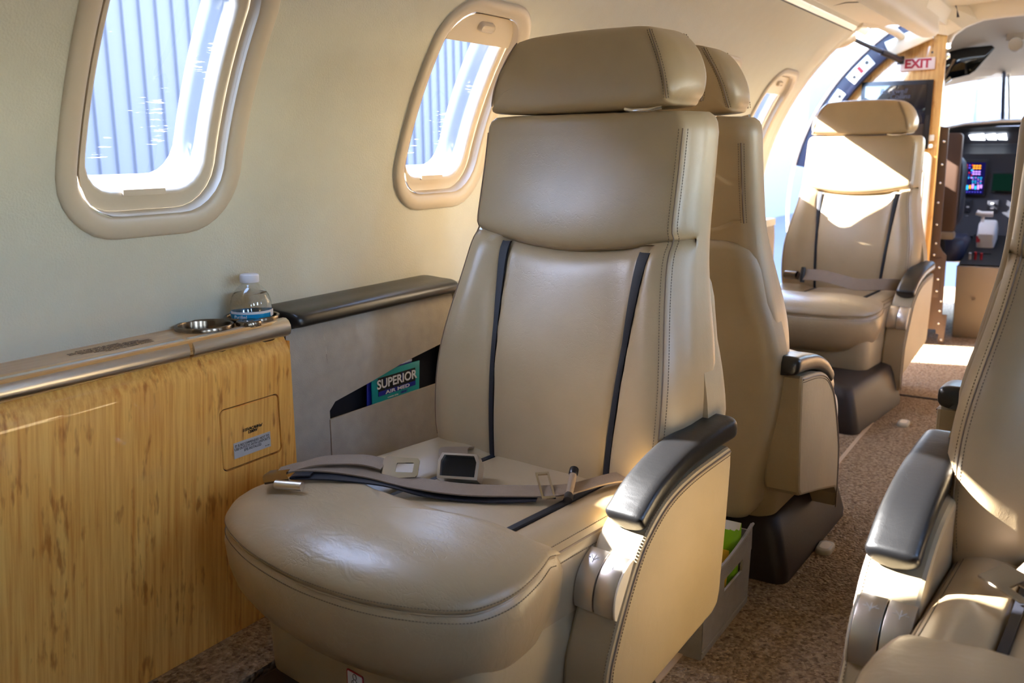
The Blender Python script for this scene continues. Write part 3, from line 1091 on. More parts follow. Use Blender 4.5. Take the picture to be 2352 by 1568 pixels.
def make_seat(root):
    # main cushion
    xs = np.concatenate([np.linspace(-0.252, -0.125, 14), np.linspace(-0.116, -0.094, 9), np.linspace(-0.09, 0.09, 12), np.linspace(0.110, 0.132, 9), np.linspace(0.138, 0.200, 13)])
    ysq = np.linspace(-0.06, 0.245, 26)
    top = [[(x, y, seat_h(x, y)) for x in xs] for y in ysq]
    mb = MB()
    n, m = len(xs), len(ysq)
    mb.grid(top)
    for xx, xi in ((xs[0], 0), (xs[-1], -1)):
        s = -1 if xi == 0 else 1
        mb.grid([[(xx + s * dx, y, seat_h(xx, y) - dz) for y in ysq] for dx, dz in ((0, 0), (0.004, 0.005), (0.006, 0.014), (0.006, 0.06), (0.0, 0.115))])
    mb.grid([[(x, ysq[-1], z) for x in xs] for z in (0.28, 0.37)])
    bmv = mb
    o = bmv.build('seat_cushion', 'leather', root, sharp=80)
    for s in (-1, 1):
        L_ = []
        for y in np.linspace(-0.03, 0.235, 30):
            x = 0.008 + s * (0.113 - 0.004 * math.cos(y * 9))
            z = seat_h(0.008 + s * 0.125, y) - 0.0015
            L_.append([(x - 0.0055, y, z - 0.004), (x - 0.005, y, z), (x + 0.005, y, z), (x + 0.0055, y, z - 0.004)])
        MB().grid(L_).build('stripe', 'stripe', root)
    # seam along the arm-side edge
    e = [(0.198, y, seat_h(0.200, y) + 0.0005) for y in np.linspace(-0.04, 0.23, 20)]
    MB().tube(e, 0.002, 6).build('piping', 'leather_dark', root)
    stitches('stitching', [[(x - 0.006, y, seat_h(x - 0.006, y) + 0.0006) for x, y, z in e], [(x + 0.0085, y, z - 0.009) for x, y, z in e]], root)
    # thigh pad: D-shaped front
    out = np.array(curve_pts(PAD, 140, True))
    c = np.array([-0.02, -0.095])
    rmin = 0.105
    prof = [(0.10, 0.230), (0.065, 0.232), (0.042, 0.238), (0.024, 0.252), (0.010, 0.278), (0.003, 0.308), (0.001, 0.338), (0.003, 0.354), (0.006, 0.3595), (0.003, 0.364),
            (0.003, 0.369), (0.008, 0.380), (0.018, 0.391), (0.034, 0.400), (0.050, 0.406), (0.066, 0.4095), (0.082, 0.411), (0.095, 0.4115)]
    def ring(ins_, z, lift=True):
        R = []
        for p in out:
            d = p - c
            l = np.linalg.norm(d)
            k = 1 - min(ins_ * 1.0 / max(rmin, l * 0.62), 0.985)
            q = c + d * k
            zz = z
            if z > 0.35: zz = z - 0.012 * max(0, (q[1] + 0.03) / 0.03) if q[1] > -0.03 else z
            if 0.27 < z < 0.4118:
                wl = (z - 0.27) / 0.09 if z < 0.36 else 1 - (z - 0.36) / 0.0517
                zz += wl * 0.030 * min(1, max(0, (q[0] - 0.10) / 0.10)) * min(1, max(0, (q[1] + 0.16) / 0.15))
            if z > 0.36: zz += 0.0035 * math.sin(q[0] * 14 + 1.0) * (z - 0.36) / 0.05
            R.append((q[0], q[1], zz))
        return R
    pad = MB().loft([ring(a, z) for a, z in prof]).build('thigh_pad', 'leather_worn', root, sharp=80)
    front = [i for i in range(140)]
    seq = [p for p in ring(0.0045, 0.3595)]
    i0 = max(range(140), key=lambda i: seq[i][1] - 3 * max(0, -seq[i][0]))
    seq = seq[i0:] + seq[:i0]
    loop = [p for p in seq if p[1] < -0.012]
    if loop[0][0] > loop[-1][0]: loop = loop[::-1]
    MB().tube(loop, 0.0013, 6).build('piping', 'leather', pad)
    def at(ins_, z):
        rr_ = ring(ins_, z)
        rr_ = rr_[i0:] + rr_[:i0]
        return [p for p in rr_ if p[1] < -0.014]
    stitches('stitching', [at(0.0028, 0.3675), at(0.0022, 0.3515)], pad)

def make_arm(root):
    top = curve_pts([(-0.004, 0.10), (-0.002, 0.17), (0.003, 0.233), (0.014, 0.267), (0.036, 0.315), (0.062, 0.362), (0.087, 0.394), (0.135, 0.428), (0.20, 0.447), (0.30, 0.459)], 40)
    poly = [tuple(p) for p in top] + [(0.306, 0.455), (0.307, 0.43), (0.300, 0.34), (0.289, 0.240), (0.284, 0.224), (0.270, 0.213), (0.14, 0.182), (0.02, 0.150), (0.0, 0.13)]
    arm = MB().extrude(poly, 0, 0.206, 0.275, 0.006).build('arm_panel', 'leather_arm', root, sharp=18)
    edge = [(0.2735, p[0] + 0.004, p[1] - 0.0015) for p in top]
    def shift(dx, d):
        P = np.array([tuple(p) for p in top])
        T = np.gradient(P, axis=0)
        T /= np.linalg.norm(T, axis=1)[:, None]
        return [(dx, p[0] + t[1] * d, p[1] - t[0] * d) for p, t in zip(P, T)]
    MB().tube(shift(0.2752, 0.0065), 0.0016, 6).build('arm_piping', 'leather_dark', arm)
    stitches('arm_stitching', [shift(0.2757, 0.0115), shift(0.2700, -0.0003)], arm)
    # padded black rest
    path = curve_pts([(0.086, 0.396), (0.100, 0.406), (0.140, 0.430), (0.20, 0.449), (0.27, 0.459), (0.330, 0.463)], 40)
    P = np.array([tuple(p) for p in path])
    T = np.gradient(P, axis=0)
    T /= np.linalg.norm(T, axis=1)[:, None]
    rings = []
    for i, (p, t) in enumerate(zip(P, T)):
        f = i / (len(P) - 1)
        hgt = 0.026 + 0.010 * f
        s = min(1.0, math.sqrt(max(0.0, 1 - (1 - min(1, f / 0.16)) ** 2)) + 0.03, math.sqrt(max(0.0, 1 - (1 - min(1, (1 - f) / 0.06)) ** 2)) * 0.35 + 0.65)
        nrm = np.array([-t[1], t[0]])
        ring_ = []
        hx = 0.030 * s
        for k in range(28):
            a = 2 * math.pi * k / 28
            ca, sa = math.cos(a), math.sin(a)
            ex = math.copysign(abs(ca) ** 0.5, ca) * hx
            ez = hgt * s * (0.5 + 0.5 * math.copysign(abs(sa) ** 0.6, sa)) + 0.001
            q = p + nrm * ez
            ring_.append((0.244 + ex, q[0], q[1]))
        rings.append(ring_)
    MB().loft(rings).build('arm_rest', 'black_leather', root, sharp=80)
    # two brushed keys on the front of the arm
    a, b = np.array([0.061, 0.371]), np.array([0.024, 0.302])
    ch = b - a
    L_ = np.linalg.norm(ch)
    u = ch / L_
    nrm = np.array([-abs(u[1]), abs(u[0])])
    nrm /= np.linalg.norm(nrm)
    arc = [tuple(a + u * (L_ * t) + nrm * (0.015 * math.sin(math.pi * t) ** 0.75)) for t in np.linspace(0, 1, 17)]
    mid = [tuple(b - nrm * 0.004), tuple(a - nrm * 0.004)]
    for x0, x1 in ((0.207, 0.2365), (0.2385, 0.268)):
        k = MB().extrude(arc + mid, 0, x0, x1, 0.0008).build('seat_key', 'steel_x', root, sharp=35)
        # engraved pictogram
        g = MB()
        xm = (x0 + x1) / 2
        for dx0, dt0, dx1, dt1 in ((-0.006, 0.13, 0.0, 0.20), (0.0, 0.20, 0.006, 0.13), (0.0, 0.11, 0.0, 0.24), (-0.009, 0.17, -0.005, 0.17), (0.005, 0.17, 0.009, 0.17)):
            P2 = []
            for q in np.linspace(0, 1, 4):
                t = dt0 + (dt1 - dt0) * q
                s = a + u * (L_ * t) + nrm * (0.015 * math.sin(math.pi * t) ** 0.75 + 0.0003)
                P2.append((xm + dx0 + (dx1 - dx0) * q, s[0], s[1]))
            g.tube(P2, 0.0005, 5)
        g.build('key_pictogram', 'white_plastic', k)
    MB().extrude(arc + mid, 0, 0.2685, 0.2715, 0.0006).build('key_end_cap', 'cream_plastic', root, sharp=35)

def make_base(root):
    rings = []
    for z, w, d in ((0.0, 0.243, 0.235), (0.02, 0.243, 0.235), (0.10, 0.222, 0.222), (0.128, 0.212, 0.212), (0.135, 0.200, 0.200)):
        rings.append([(p[0], p[1] + 0.005, z) for p in rrect(2 * w, 2 * d, 0.03, 6)])
    MB().loft(rings).build('base', 'base', root, sharp=60)
    rings = []
    for z, s in ((0.125, 0.97), (0.135, 1.0), (0.26, 1.02), (0.29, 1.0)):
        rings.append([(p[0] - 0.012, p[1] + 0.03, z) for p in rrect(0.43 * s, 0.38 * s, 0.035, 6)])
    MB().loft(rings).build('pedestal', 'leather_arm', root, sharp=60)

def make_chair(name='cabin_seat'):
    root = empty(name, (0, 0, 0))
    make_base(root)
    make_seat(root)
    make_back(root)
    make_arm(root)
    return root

seatA = make_chair()
FLIP[0] = True
seatD = make_chair()
FLIP[0] = False
seatC = copy_tree(seatA)
seatE = copy_tree(seatA)
seatB = copy_tree(seatD)
GRP = 'tan leather seats of the cabin'
def place(o, x, y, deg, label):
    o.location = (x, y, 0)
    o.rotation_euler = (0, 0, math.radians(deg))
    tag(o, label, 'seat', GRP)
place(seatA, -0.725, 0.97, -9, 'large tan leather seat in the foreground, beside the wooden cabinet, belt laid across it')
place(seatB, -0.692, 2.00, 178, 'tan leather seat standing back to back with the large foreground seat')
place(seatC, -0.790, 3.33, -6, 'tan leather seat facing the camera in front of the exit doorway, sunlit on its back')
place(seatD, 0.083, 0.932, -5, 'grey-tan leather seat cut off by the right edge of the picture, belt on its cushion')
place(seatE, 0.088, 1.905, 180, 'tan seat mostly hidden behind the right-hand seat, only its black arm rest end showing')
seatC.scale = (1.04, 1.04, 1.04)
for ch in seatC.children:          # this seat is tracked back and lowered on its base
    if ch.name.startswith('base'):
        ch.location.y -= 0.20
        ch.location.x += 0.03
    else:
        ch.location.z -= 0.052
for ch in seatD.children:          # its arm is set a little higher
    if ch.name.split('.')[0] in ('arm_panel', 'arm_rest', 'seat_key', 'key_end_cap'):
        ch.location.z += 0.016

# ------------------------------------------------------------------ seat belts and the sticker (parts of their seats)
def ribbon(path, wdirs, wid, th_, name, mat, root):
    """flat webbing through path points; wdirs is the across direction at each point"""
    P = curve_pts(path, 48)
    Wd = curve_pts(wdirs, 48)
    rows = []
    for p, w_ in zip(P, Wd):
        p, w_ = Vector(p), Vector(w_).normalized()
        rows.append((p, w_))
    rings = []
    for i, (p, w_) in enumerate(rows):
        t = (rows[min(i + 1, len(rows) - 1)][0] - rows[max(i - 1, 0)][0]).normalized()
        n = t.cross(w_).normalized()
        rings.append([p + w_ * (wid / 2 * a) + n * (th_ / 2 * b) for a, b in ((-1, -1), (0, -1), (1, -1), (1, 1), (0, 1), (-1, 1))])
    return MB().loft(rings).build(name, mat, root, sharp=40)
def frame(pts_out, pts_in, z0, z1, M4, name, mat, root):
    mb = MB()
    n = len(pts_out)
    rings = [[M4 @ Vector((p[0], p[1], z)) for p in ps] for ps, z in ((pts_in, z0), (pts_out, z0), (pts_out, z1), (pts_in, z1))]
    mb.loft(rings + [rings[0]], cap=False)
    return mb.build(name, mat, root, sharp=40)
def basis(o, xdir, zdir):
    x = Vector(xdir).normalized()
    z = Vector(zdir)
    z = (z - x * z.dot(x)).normalized()
    y = z.cross(x)
    return Matrix(((x.x, y.x, z.x, o[0]), (x.y, y.y, z.y, o[1]), (x.z, y.z, z.z, o[2]), (0, 0, 0, 1)))

def belt_large(root):
    up = (-0.35, 0.80, 0.48)
    b = ribbon([(0.215, 0.228, 0.396), (0.190, 0.222, 0.416), (0.150, 0.192, 0.414), (0.110, 0.130, 0.404), (0.060, 0.085, 0.403), (0.000, 0.035, 0.405), (-0.07, 0.000, 0.409), (-0.13, -0.025, 0.4165), (-0.185, -0.055, 0.4205), (-0.222, -0.085, 0.421), (-0.238, -0.112, 0.4165)],
               [(-0.4, 0.8, 0.1), (-0.4, 0.8, 0.1), (-0.4, 0.8, 0.12), (-0.45, 0.8, 0.14), (-0.45, 0.8, 0.14), (-0.42, 0.8, 0.14), (-0.4, 0.8, 0.14), (-0.4, 0.8, 0.12), (-0.4, 0.8, 0.10), (-0.5, 0.8, 0.10), (-0.55, 0.8, 0.1)], 0.031, 0.0022, 'belt_strap', 'belt', root)
    ribbon([(0.085, 0.098, 0.397), (0.03, 0.050, 0.396), (-0.04, 0.008, 0.399), (-0.10, -0.020, 0.409), (-0.16, -0.058, 0.4140), (-0.20, -0.085, 0.4140), (-0.214, -0.098, 0.4150), (-0.212, -0.094, 0.4175), (-0.195, -0.078, 0.4180)],
           [(-0.45, 0.8, 0.08)] * 9, 0.031, 0.0022, 'belt_strap', 'stripe', root)
    ribbon([(-0.232, -0.098, 0.417), (-0.205, -0.060, 0.427), (-0.165, -0.022, 0.428), (-0.140, -0.010, 0.427), (-0.124, -0.004, 0.424)],
           [(-0.4, 0.85, 0.12)] * 5, 0.031, 0.0022, 'belt_strap', 'belt', root)
    # tongue: metal plate with a slot
    m4 = basis((-0.103, 0.004, 0.4225), (0.80, 0.55, 0.02), (0.25, -0.55, 0.8))
    frame([(-0.020, -0.020), (0.028, -0.016), (0.031, -0.012), (0.031, 0.012), (0.028, 0.016), (-0.020, 0.020), (-0.024, 0.014), (-0.024, -0.014)],
          [(-0.002, -0.008), (0.022, -0.0085), (0.023, -0.007), (0.023, 0.007), (0.022, 0.0085), (-0.002, 0.008), (-0.003, 0.006), (-0.003, -0.006)], -0.0011, 0.0011, m4, 'belt_tongue', 'chrome', root)
    # end clip of the folded strap
    c = MB()
    c.tube([(-0.198, -0.142, 0.416), (-0.158, -0.126, 0.418)], 0.0065, 14)
    c.build('belt_clip', 'steel_x', root, sharp=40)
    ribbon([(-0.243, -0.100, 0.416), (-0.225, -0.125, 0.4185), (-0.196, -0.142, 0.4205)], [(0.55, 0.6, 0.1)] * 3, 0.034, 0.003, 'clip_plate', 'gunmetal', root)
    # three-bar slide and T-bar
    m4 = basis((0.090, 0.118, 0.409), (0.6, 0.75, 0.0), (0.2, -0.4, 0.9))
    frame([(-0.016, -0.026), (0.004, -0.026), (0.004, 0.026), (-0.016, 0.026)], [(-0.013, -0.022), (0.001, -0.022), (0.001, 0.022), (-0.013, 0.022)], -0.001, 0.002, m4, 'belt_slide', 'chrome', root)
    q = MB()
    d = Vector((-0.45, 0.8, 0.35)).normalized()
    o = Vector((0.118, 0.132, 0.413))
    q.tube([o - d * 0.020, o + d * 0.020], 0.0055, 12)
    q.build('t_bar_sleeve', 'belt', root)
    for sgn in (-1, 1):
        q = MB()
        q.tube([o + d * 0.020 * sgn, o + d * 0.023 * sgn, o + d * 0.033 * sgn, o + d * 0.034 * sgn], [0.005, 0.0068, 0.0068, 0.005], 14)
        q.build('t_bar_end', 'plastic_black', root, sharp=50)
    # buckle on its short strap from the back corner
    ribbon([(-0.168, 0.205, 0.388), (-0.145, 0.165, 0.402), (-0.120, 0.135, 0.408), (-0.085, 0.105, 0.408)], [(0.75, 0.65, 0.0)] * 4, 0.046, 0.003, 'buckle_strap', 'belt', root)
    m4 = basis((-0.040, 0.072, 0.416), (0.86, 0.50, 0.0), (-0.26, 0.45, 0.85))
    hx, hz = 0.0300, 0.0190
    shell = MB()
    prof_ = [(-hx, -hz), (hx, -hz), (hx + 0.001, hz * 0.4), (hx - 0.004, hz), (-hx + 0.004, hz), (-hx - 0.001, hz * 0.4)]
    inn = [(p[0] * 0.86, p[1] * 0.82 + 0.0004) for p in prof_]
    def at(ps, y, sc=1.0): return [m4 @ Vector((p[0] * sc, y, p[1] * sc)) for p in ps]
    shell.loft([at(prof_, 0.034, 0.55), at(prof_, 0.026, 0.92), at(prof_, 0.012), at(prof_, -0.022), at(inn, -0.0225), at(inn, -0.012)], cap=True)
    bkl = shell.build('belt_buckle', 'steel_x', root, sharp=35)
    fl_ = MB()
    fl_.add(at(inn, -0.0135), [tuple(range(6))])
    fl_.build('buckle_mouth', 'plastic_black', bkl, smooth=False)
belt_large(seatA)
def belt_small(root, pale=False):
    ribbon([(-0.16, 0.20, 0.398), (-0.13, 0.12, 0.412), (-0.06, 0.10, 0.418), (0.02, 0.085, 0.410), (0.09, 0.075, 0.400), (0.17, 0.12, 0.402), (0.205, 0.19, 0.392)], [(0.0, 0.6, 0.8)] * 7, 0.045, 0.0024, 'belt_strap', 'belt', root)
    q = MB()
    q.tube([(-0.185, 0.12, 0.408), (-0.135, 0.105, 0.411)], 0.015, 14)
    q.build('belt_buckle', 'gunmetal', root, sharp=40)
    q = MB()
    q.tube([(-0.115, 0.10, 0.388), (-0.118, 0.115, 0.440)], 0.008, 12)
    q.build('t_bar', 'plastic_black', root, sharp=40)
belt_small(seatC)
for ch in seatC.children:
    if ch.name.split('.')[0] in ('belt_strap', 'belt_buckle', 't_bar'): ch.location.z -= 0.022
def belt_right(root):
    # mirrored seat: world right is local +x here
    ribbon([(-0.135, 0.205, 0.396), (-0.125, 0.155, 0.418), (-0.09, 0.115, 0.425), (-0.03, 0.095, 0.420), (0.05, 0.110, 0.408), (0.15, 0.16, 0.400)], [(0.35, 0.8, 0.3)] * 6, 0.044, 0.0024, 'belt_strap', 'belt', root)
    m4 = basis((-0.105, 0.085, 0.424), (0.75, -0.55, -0.02), (0.1, -0.35, 0.9))
    frame([(-0.055, -0.018), (0.004, -0.020), (0.016, -0.012), (0.016, 0.012), (0.004, 0.020), (-0.055, 0.018)], [(-0.020, -0.010), (0.002, -0.012), (0.009, -0.007), (0.009, 0.007), (0.002, 0.012), (-0.020, 0.010)], -0.0012, 0.0012, m4, 'belt_tongue', 'chrome', root)
    m4 = basis((-0.062, 0.062, 0.425), (0.75, -0.55, 0.0), (0.1, -0.35, 0.9))
    frame([(-0.022, -0.021), (0.02, -0.021), (0.026, 0.0), (0.02, 0.021), (-0.022, 0.021), (-0.027, 0.0)], [(-0.016, -0.014), (0.014, -0.014), (0.019, 0.0), (0.014, 0.014), (-0.016, 0.014), (-0.02, 0.0)], -0.003, 0.003, m4, 'belt_loop', 'white_plastic', root)
belt_right(seatD)
# life-vest sticker on the pedestal of the large seat
def sticker(root):
    y = -0.1635
    st = MB().extrude(rrect(0.034, 0.040, 0.003, 4, -0.012, 0.186), 1, y, y + 0.0008).build('sticker', 'red', root, smooth=False)
    MB().extrude(rrect(0.030, 0.026, 0.002, 4, -0.012, 0.191), 1, y - 0.0004, y).build('sticker_field', 'white_print', st, smooth=False)
    g = MB()
    cx_, cz_ = -0.012, 0.1945
    g.tube([(cx_ + 0.0036 * math.cos(a), y - 0.0006, cz_ + 0.0048 + 0.0042 * math.sin(a)) for a in np.linspace(0, 2 * math.pi, 17)], 0.00045, 5)
    for sgn in (-1, 1):
        g.tube([(cx_ + sgn * x, y - 0.0006, cz_ + z) for x, z in ((0.0018, 0.0008), (0.0022, -0.0005), (0.0062, -0.0030), (0.0078, -0.0100), (0.0105, -0.0145))], 0.00045, 5)
        g.tube([(cx_ + sgn * x, y - 0.0006, cz_ + z) for x, z in ((0.0036, -0.0020), (0.0030, -0.0080), (0.0045, -0.0140))], 0.00045, 5)
    g.tube([(cx_ + x, y - 0.0006, cz_ + z) for x, z in ((-0.0034, -0.009), (0.0034, -0.009))], 0.00045, 5)
    g.build('sticker_figure', 'ink_brown', st)
    wv = MB()
    wv.tube([(-0.026 + 0.0035 * k, y - 0.0006, 0.1785 + (0.0015 if k % 2 else 0.0)) for k in range(9)], 0.0006, 5)
    wv.build('sticker_waves', 'red', st)
sticker(seatA)

# ------------------------------------------------------------------ left side: cabinet with cup holders
XC = -1.109                 # plane of the cabinet front
cab = empty('side_cabinet', (XC, 0.3, 0.114))
tag(cab, 'glossy bamboo veneer side cabinet with brushed steel edge and cup holders under the near window', 'cabinet')
bpy.context.view_layer.update()
def sub(mb, name, mat, root, parent=None, smooth=True, sharp=None):
    off = Vector(root.location)
    mb.v = [tuple(Vector(v) - off) for v in mb.v]
    return mb.build(name, mat, parent or root, smooth, sharp)
Y0, Y1 = -0.75, 1.062
# front: flat below, leaning out a little towards the top; a round-cornered opening for the outlet door
DY0, DY1, DZ0, DZ1 = 0.907, 1.031, 0.387, 0.488
def xface(z): return XC - 0.020 * max(0.0, (z - 0.545) / 0.04) ** 1.5 if z > 0.545 else XC
hole = rrect(DY1 - DY0, DZ1 - DZ0, 0.010, 8, (DY0 + DY1) / 2, (DZ0 + DZ1) / 2)
mb = MB()
cy, cz = (DY0 + DY1) / 2, (DZ0 + DZ1) / 2
bx0, bx1, bz0, bz1 = 0.86, Y1, 0.34, 0.535
bl = []
for i in range(12): bl.append((bx0 + (bx1 - bx0) * i / 12, bz0))
for i in range(12): bl.append((bx1, bz0 + (bz1 - bz0) * i / 12))
for i in range(12): bl.append((bx1 - (bx1 - bx0) * i / 12, bz1))
for i in range(12): bl.append((bx0, bz1 - (bz1 - bz0) * i / 12))
# finer outline of the opening: the hole's own points plus the directions of the border
ang = sorted(set([round(math.atan2(p[1] - cz, p[0] - cy), 5) for p in bl] + [round(math.atan2(p[1] - cz, p[0] - cy), 5) for p in hole]))
dirs_ = [(math.cos(a), math.sin(a)) for a in ang]
hole = [(cy + p[0], cz + p[1]) for p in rr_polar(DY1 - DY0, DZ1 - DZ0, 0.010, dirs_)]
bord = []
for dx, dz in dirs_:
    ks = []
    if dx > 1e-9: ks.append((bx1 - cy) / dx)
    if dx < -1e-9: ks.append((bx0 - cy) / dx)
    if dz > 1e-9: ks.append((bz1 - cz) / dz)
    if dz < -1e-9: ks.append((bz0 - cz) / dz)
    bord.append((cy + dx * min(ks), cz + dz * min(ks)))
mb.loft([[(XC - 0.006, p[0], p[1]) for p in hole], [(XC, p[0], p[1]) for p in hole], [(XC, p[0], p[1]) for p in bord]], cap=False)
for y0, y1, z0, z1 in ((Y0, 0.86, 0.114, 0.535), (0.86, Y1, 0.114, 0.34)):
    mb.grid([[(XC, y, z) for y in (y0, y1)] for z in (z0, z1)])
mb.grid([[(xface(z), y, z) for y in np.linspace(Y0, Y1, 8)] for z in np.linspace(0.535, 0.588, 10)])
mb.grid([[(x, Y1, z) for x in (XC, -1.22)] for z in (0.114, 0.57)])
front = sub(mb, 'front_panel', 'wood', cab, sharp=30)
dr = MB()
din = inset(hole, 0.0022)
dr.loft([[(XC - 0.008, p[0], p[1]) for p in din], [(XC - 0.0016, p[0], p[1]) for p in din], [(XC, p[0], p[1]) for p in inset(hole, 0.0036)]])
door = sub(dr, 'outlet_door', 'wood', cab, sharp=30)
g = MB()
g.loft([[(XC - 0.006, p[0], p[1]) for p in hole], [(XC - 0.006, p[0], p[1]) for p in din]], cap=False)
sub(g, 'door_gap', 'ink_brown', cab)
offc = Vector(cab.location)
def ct(name, s, size, y, z, mat, parent=None, **k):
    o = text(name, s, size, Vector((XC + k.pop('dx', 0.0006), y, z)) - offc, (0, 1, 0), (0, 0, 1), mat, parent or cab, **k)
    return o
ct('rating_lettering', '115VAC/60Hz/\n1200W', 0.0066, 0.970, 0.4415, 'ink', door, space=0.82, shear=0.2, off=0.00012)
pl = sub(MB().extrude([(0.930, 0.403), (1.0065, 0.403), (1.0065, 0.4285), (0.930, 0.4285)], 0, XC + 0.0001, XC + 0.0008), 'placard', 'paper', cab, smooth=False)
ct('placard_lettering', "IT IS RECOMMENDED NOT TO\nUSE OUTLETS WITH LIFEPORT'S\nEMS INSTALLED", 0.0060, 0.968, 0.4175, 'ink', pl, dx=0.0012, space=0.86, width=0.0735, extr=0.0001)
ct('placard_lettering', 'EP 1 560-1', 0.0022, 0.999, 0.4068, 'ink', pl, dx=0.0012, extr=0.0001)
# top board
ZT = 0.608
topb = MB()
topb.extrude([(XC + 0.004, Y0), (XC + 0.004, 1.02), (XC - 0.002, 1.045), (XC - 0.022, Y1), (-1.225, Y1 + 0.06), (-1.225, Y0)], 2, 0.585, ZT, 0.0015)
top = sub(topb, 'top_board', 'wood_top', cab, sharp=40)
# brushed half-round edge in two lengths
def edge_prof(y):
    return [(XC - 0.010, y, ZT + 0.0008), (XC - 0.003, y, ZT + 0.0006), (XC + 0.003, y, ZT - 0.003), (XC + 0.0072, y, ZT - 0.010), (XC + 0.008, y, ZT - 0.018), (XC + 0.0055, y, ZT - 0.025), (XC + 0.000, y, ZT - 0.0285), (XC - 0.008, y, ZT - 0.029)]
for a, b in ((Y0, 0.858), (0.866, 1.060)):
    e = MB()
    e.loft([edge_prof(y) for y in np.linspace(a, b, 6)])
    sub(e, 'steel_edge', 'steel', cab, sharp=60)
# cup holders: two rimmed wells with a small boss between them
def cup(cx, cy_, r):
    c = MB()
    c.lathe([(r - 0.006, -0.034), (r - 0.0055, -0.030), (r - 0.005, 0.004), (r - 0.0042, 0.0062), (r - 0.002, 0.0072), (r, 0.0062), (r + 0.001, 0.003), (r + 0.001, -0.001)], (cx, cy_, ZT), 56)
    o = sub(c, 'cup_holder', 'gunmetal', cab, sharp=40)
    f = MB()
    f.lathe([(0.0001, -0.0335), (r - 0.0058, -0.0335)], (cx, cy_, ZT), 40)
    sub(f, 'cup_floor', 'plastic_black', cab, o)
    return o
CUP1, CUP2 = (-1.160, 0.934), (-1.158, 1.029)
RC = 0.0440
cup(*CUP1, RC)
cup(*CUP2, RC)
b = MB()
bc = (-1.122, 0.990)
b.lathe([(0.0, 0.0075), (0.007, 0.0075), (0.0078, 0.0066), (0.010, 0.0066), (0.011, 0.0072), (0.0175, 0.0072), (0.0195, 0.0062), (0.0205, 0.003), (0.0205, -0.001)], (*bc, ZT), 40)
sub(b, 'cup_boss', 'gunmetal', cab, sharp=40)
# hide the board inside the wells: dark well liners are the wells themselves; cut the board
def cut_disc(o, centres, r):
    bm = bmesh.new()
    bm.from_mesh(o.data)
    bm.free()
for k_, c_ in enumerate((CUP1, CUP2)):
    cutter = MB()
    cutter.lathe([(0.0001, -0.05), (RC, -0.05), (RC, 0.05), (0.0001, 0.05)], (*c_, ZT), 48)
    co = sub(cutter, 'cutter', None, cab, smooth=False)
    bpy.context.view_layer.update()
    md = top.modifiers.new('well', 'BOOLEAN')
    md.object = co
    md.operation = 'DIFFERENCE'
    bpy.context.view_layer.update()
    me = bpy.data.meshes.new_from_object(top.evaluated_get(bpy.context.evaluated_depsgraph_get()))
    top.modifiers.clear()
    top.data = me
    bpy.data.objects.remove(co)
# printed notice on the top board
lines = ['SEAT BACK MUST BE UPRIGHT', 'FOR TAXI, TAKE OFF AND LANDING. SEE NOTICE', 'SEAT BELT MUST BE FASTENED FOR TAXI AND TAKEOFF', 'LIFE VEST IS STOWED UNDER THE SEAT CUSHION.', 'DO NOT PLACE HOT LIQUIDS OR HEAVY', 'ITEMS ON THE CABINET IN FLIGHT']
for i, l in enumerate(lines):
    text('notice_lettering', l, 0.0050, Vector((-1.176 + i * 0.0066, 0.760 + 0.006 * i, ZT + 0.0003)) - offc, (0, 1, 0), (-1, 0, 0), 'ink_brown', top, extr=0.0001)

# water bottle in the far cup holder
bt = empty('water_bottle', (CUP2[0] + 0.002, CUP2[1] - 0.002, ZT - 0.0335))
tag(bt, 'clear plastic water bottle with white cap and blue label standing in the cup holder', 'bottle')
hb = 0.122
prof = [(0.004, 0.0), (0.026, 0.001), (0.0305, 0.006), (0.0315, 0.015), (0.0315, 0.036), (0.0325, 0.041), (0.0337, 0.048), (0.0337, 0.056), (0.0328, 0.064), (0.0300, 0.073), (0.0245, 0.082), (0.0175, 0.089), (0.0130, 0.0925), (0.0118, 0.095), (0.0118, 0.103)]
MB().lathe(prof, (0, 0, 0), 64).build('bottle_shell', 'pet', bt)
wp = [(0.0001, 0.0012)] + [(r - 0.0012, z + 0.0004) for r, z in prof if z < 0.074] + [(0.0262, 0.0775), (0.0001, 0.0775)]
MB().lathe(wp, (0, 0, 0), 64).build('water', 'water', bt, sharp=40)
MB().lathe([(0.0120, 0.0945), (0.0152, 0.095), (0.0156, 0.0965), (0.0156, 0.105), (0.0150, 0.1072), (0.0135, 0.1082), (0.0001, 0.1082)], (0, 0, 0), 48).build('cap', 'cap', bt, sharp=40)
lb = MB()
lb.grid([[(r * math.cos(a), r * math.sin(a), z) for a in np.linspace(0, 2 * math.pi, 65)] for r, z in ((0.0321, 0.016), (0.0321, 0.036), (0.0331, 0.041), (0.0343, 0.047))])
lab = lb.build('label', 'label_blue', bt)
lw = MB()
lw.grid([[(0.0345 * math.cos(a), 0.0345 * math.sin(a), z) for a in np.linspace(-1.9, 0.5, 40)] for z in (0.0465, 0.0505)])
lw.grid([[(0.0346 * math.cos(a), 0.0346 * math.sin(a), z) for a in np.linspace(0.30, 0.72, 10)] for z in (0.040, 0.0505)])
lw.build('label_print', 'white_print', lab)
text('label_lettering', 'Purified', 0.0070, (0.0345 * math.cos(-1.25), 0.0345 * math.sin(-1.25), 0.0425), (-math.sin(-1.15), math.cos(-1.15), 0), (0, 0, 1), 'white_print', lab, extr=0.0002)

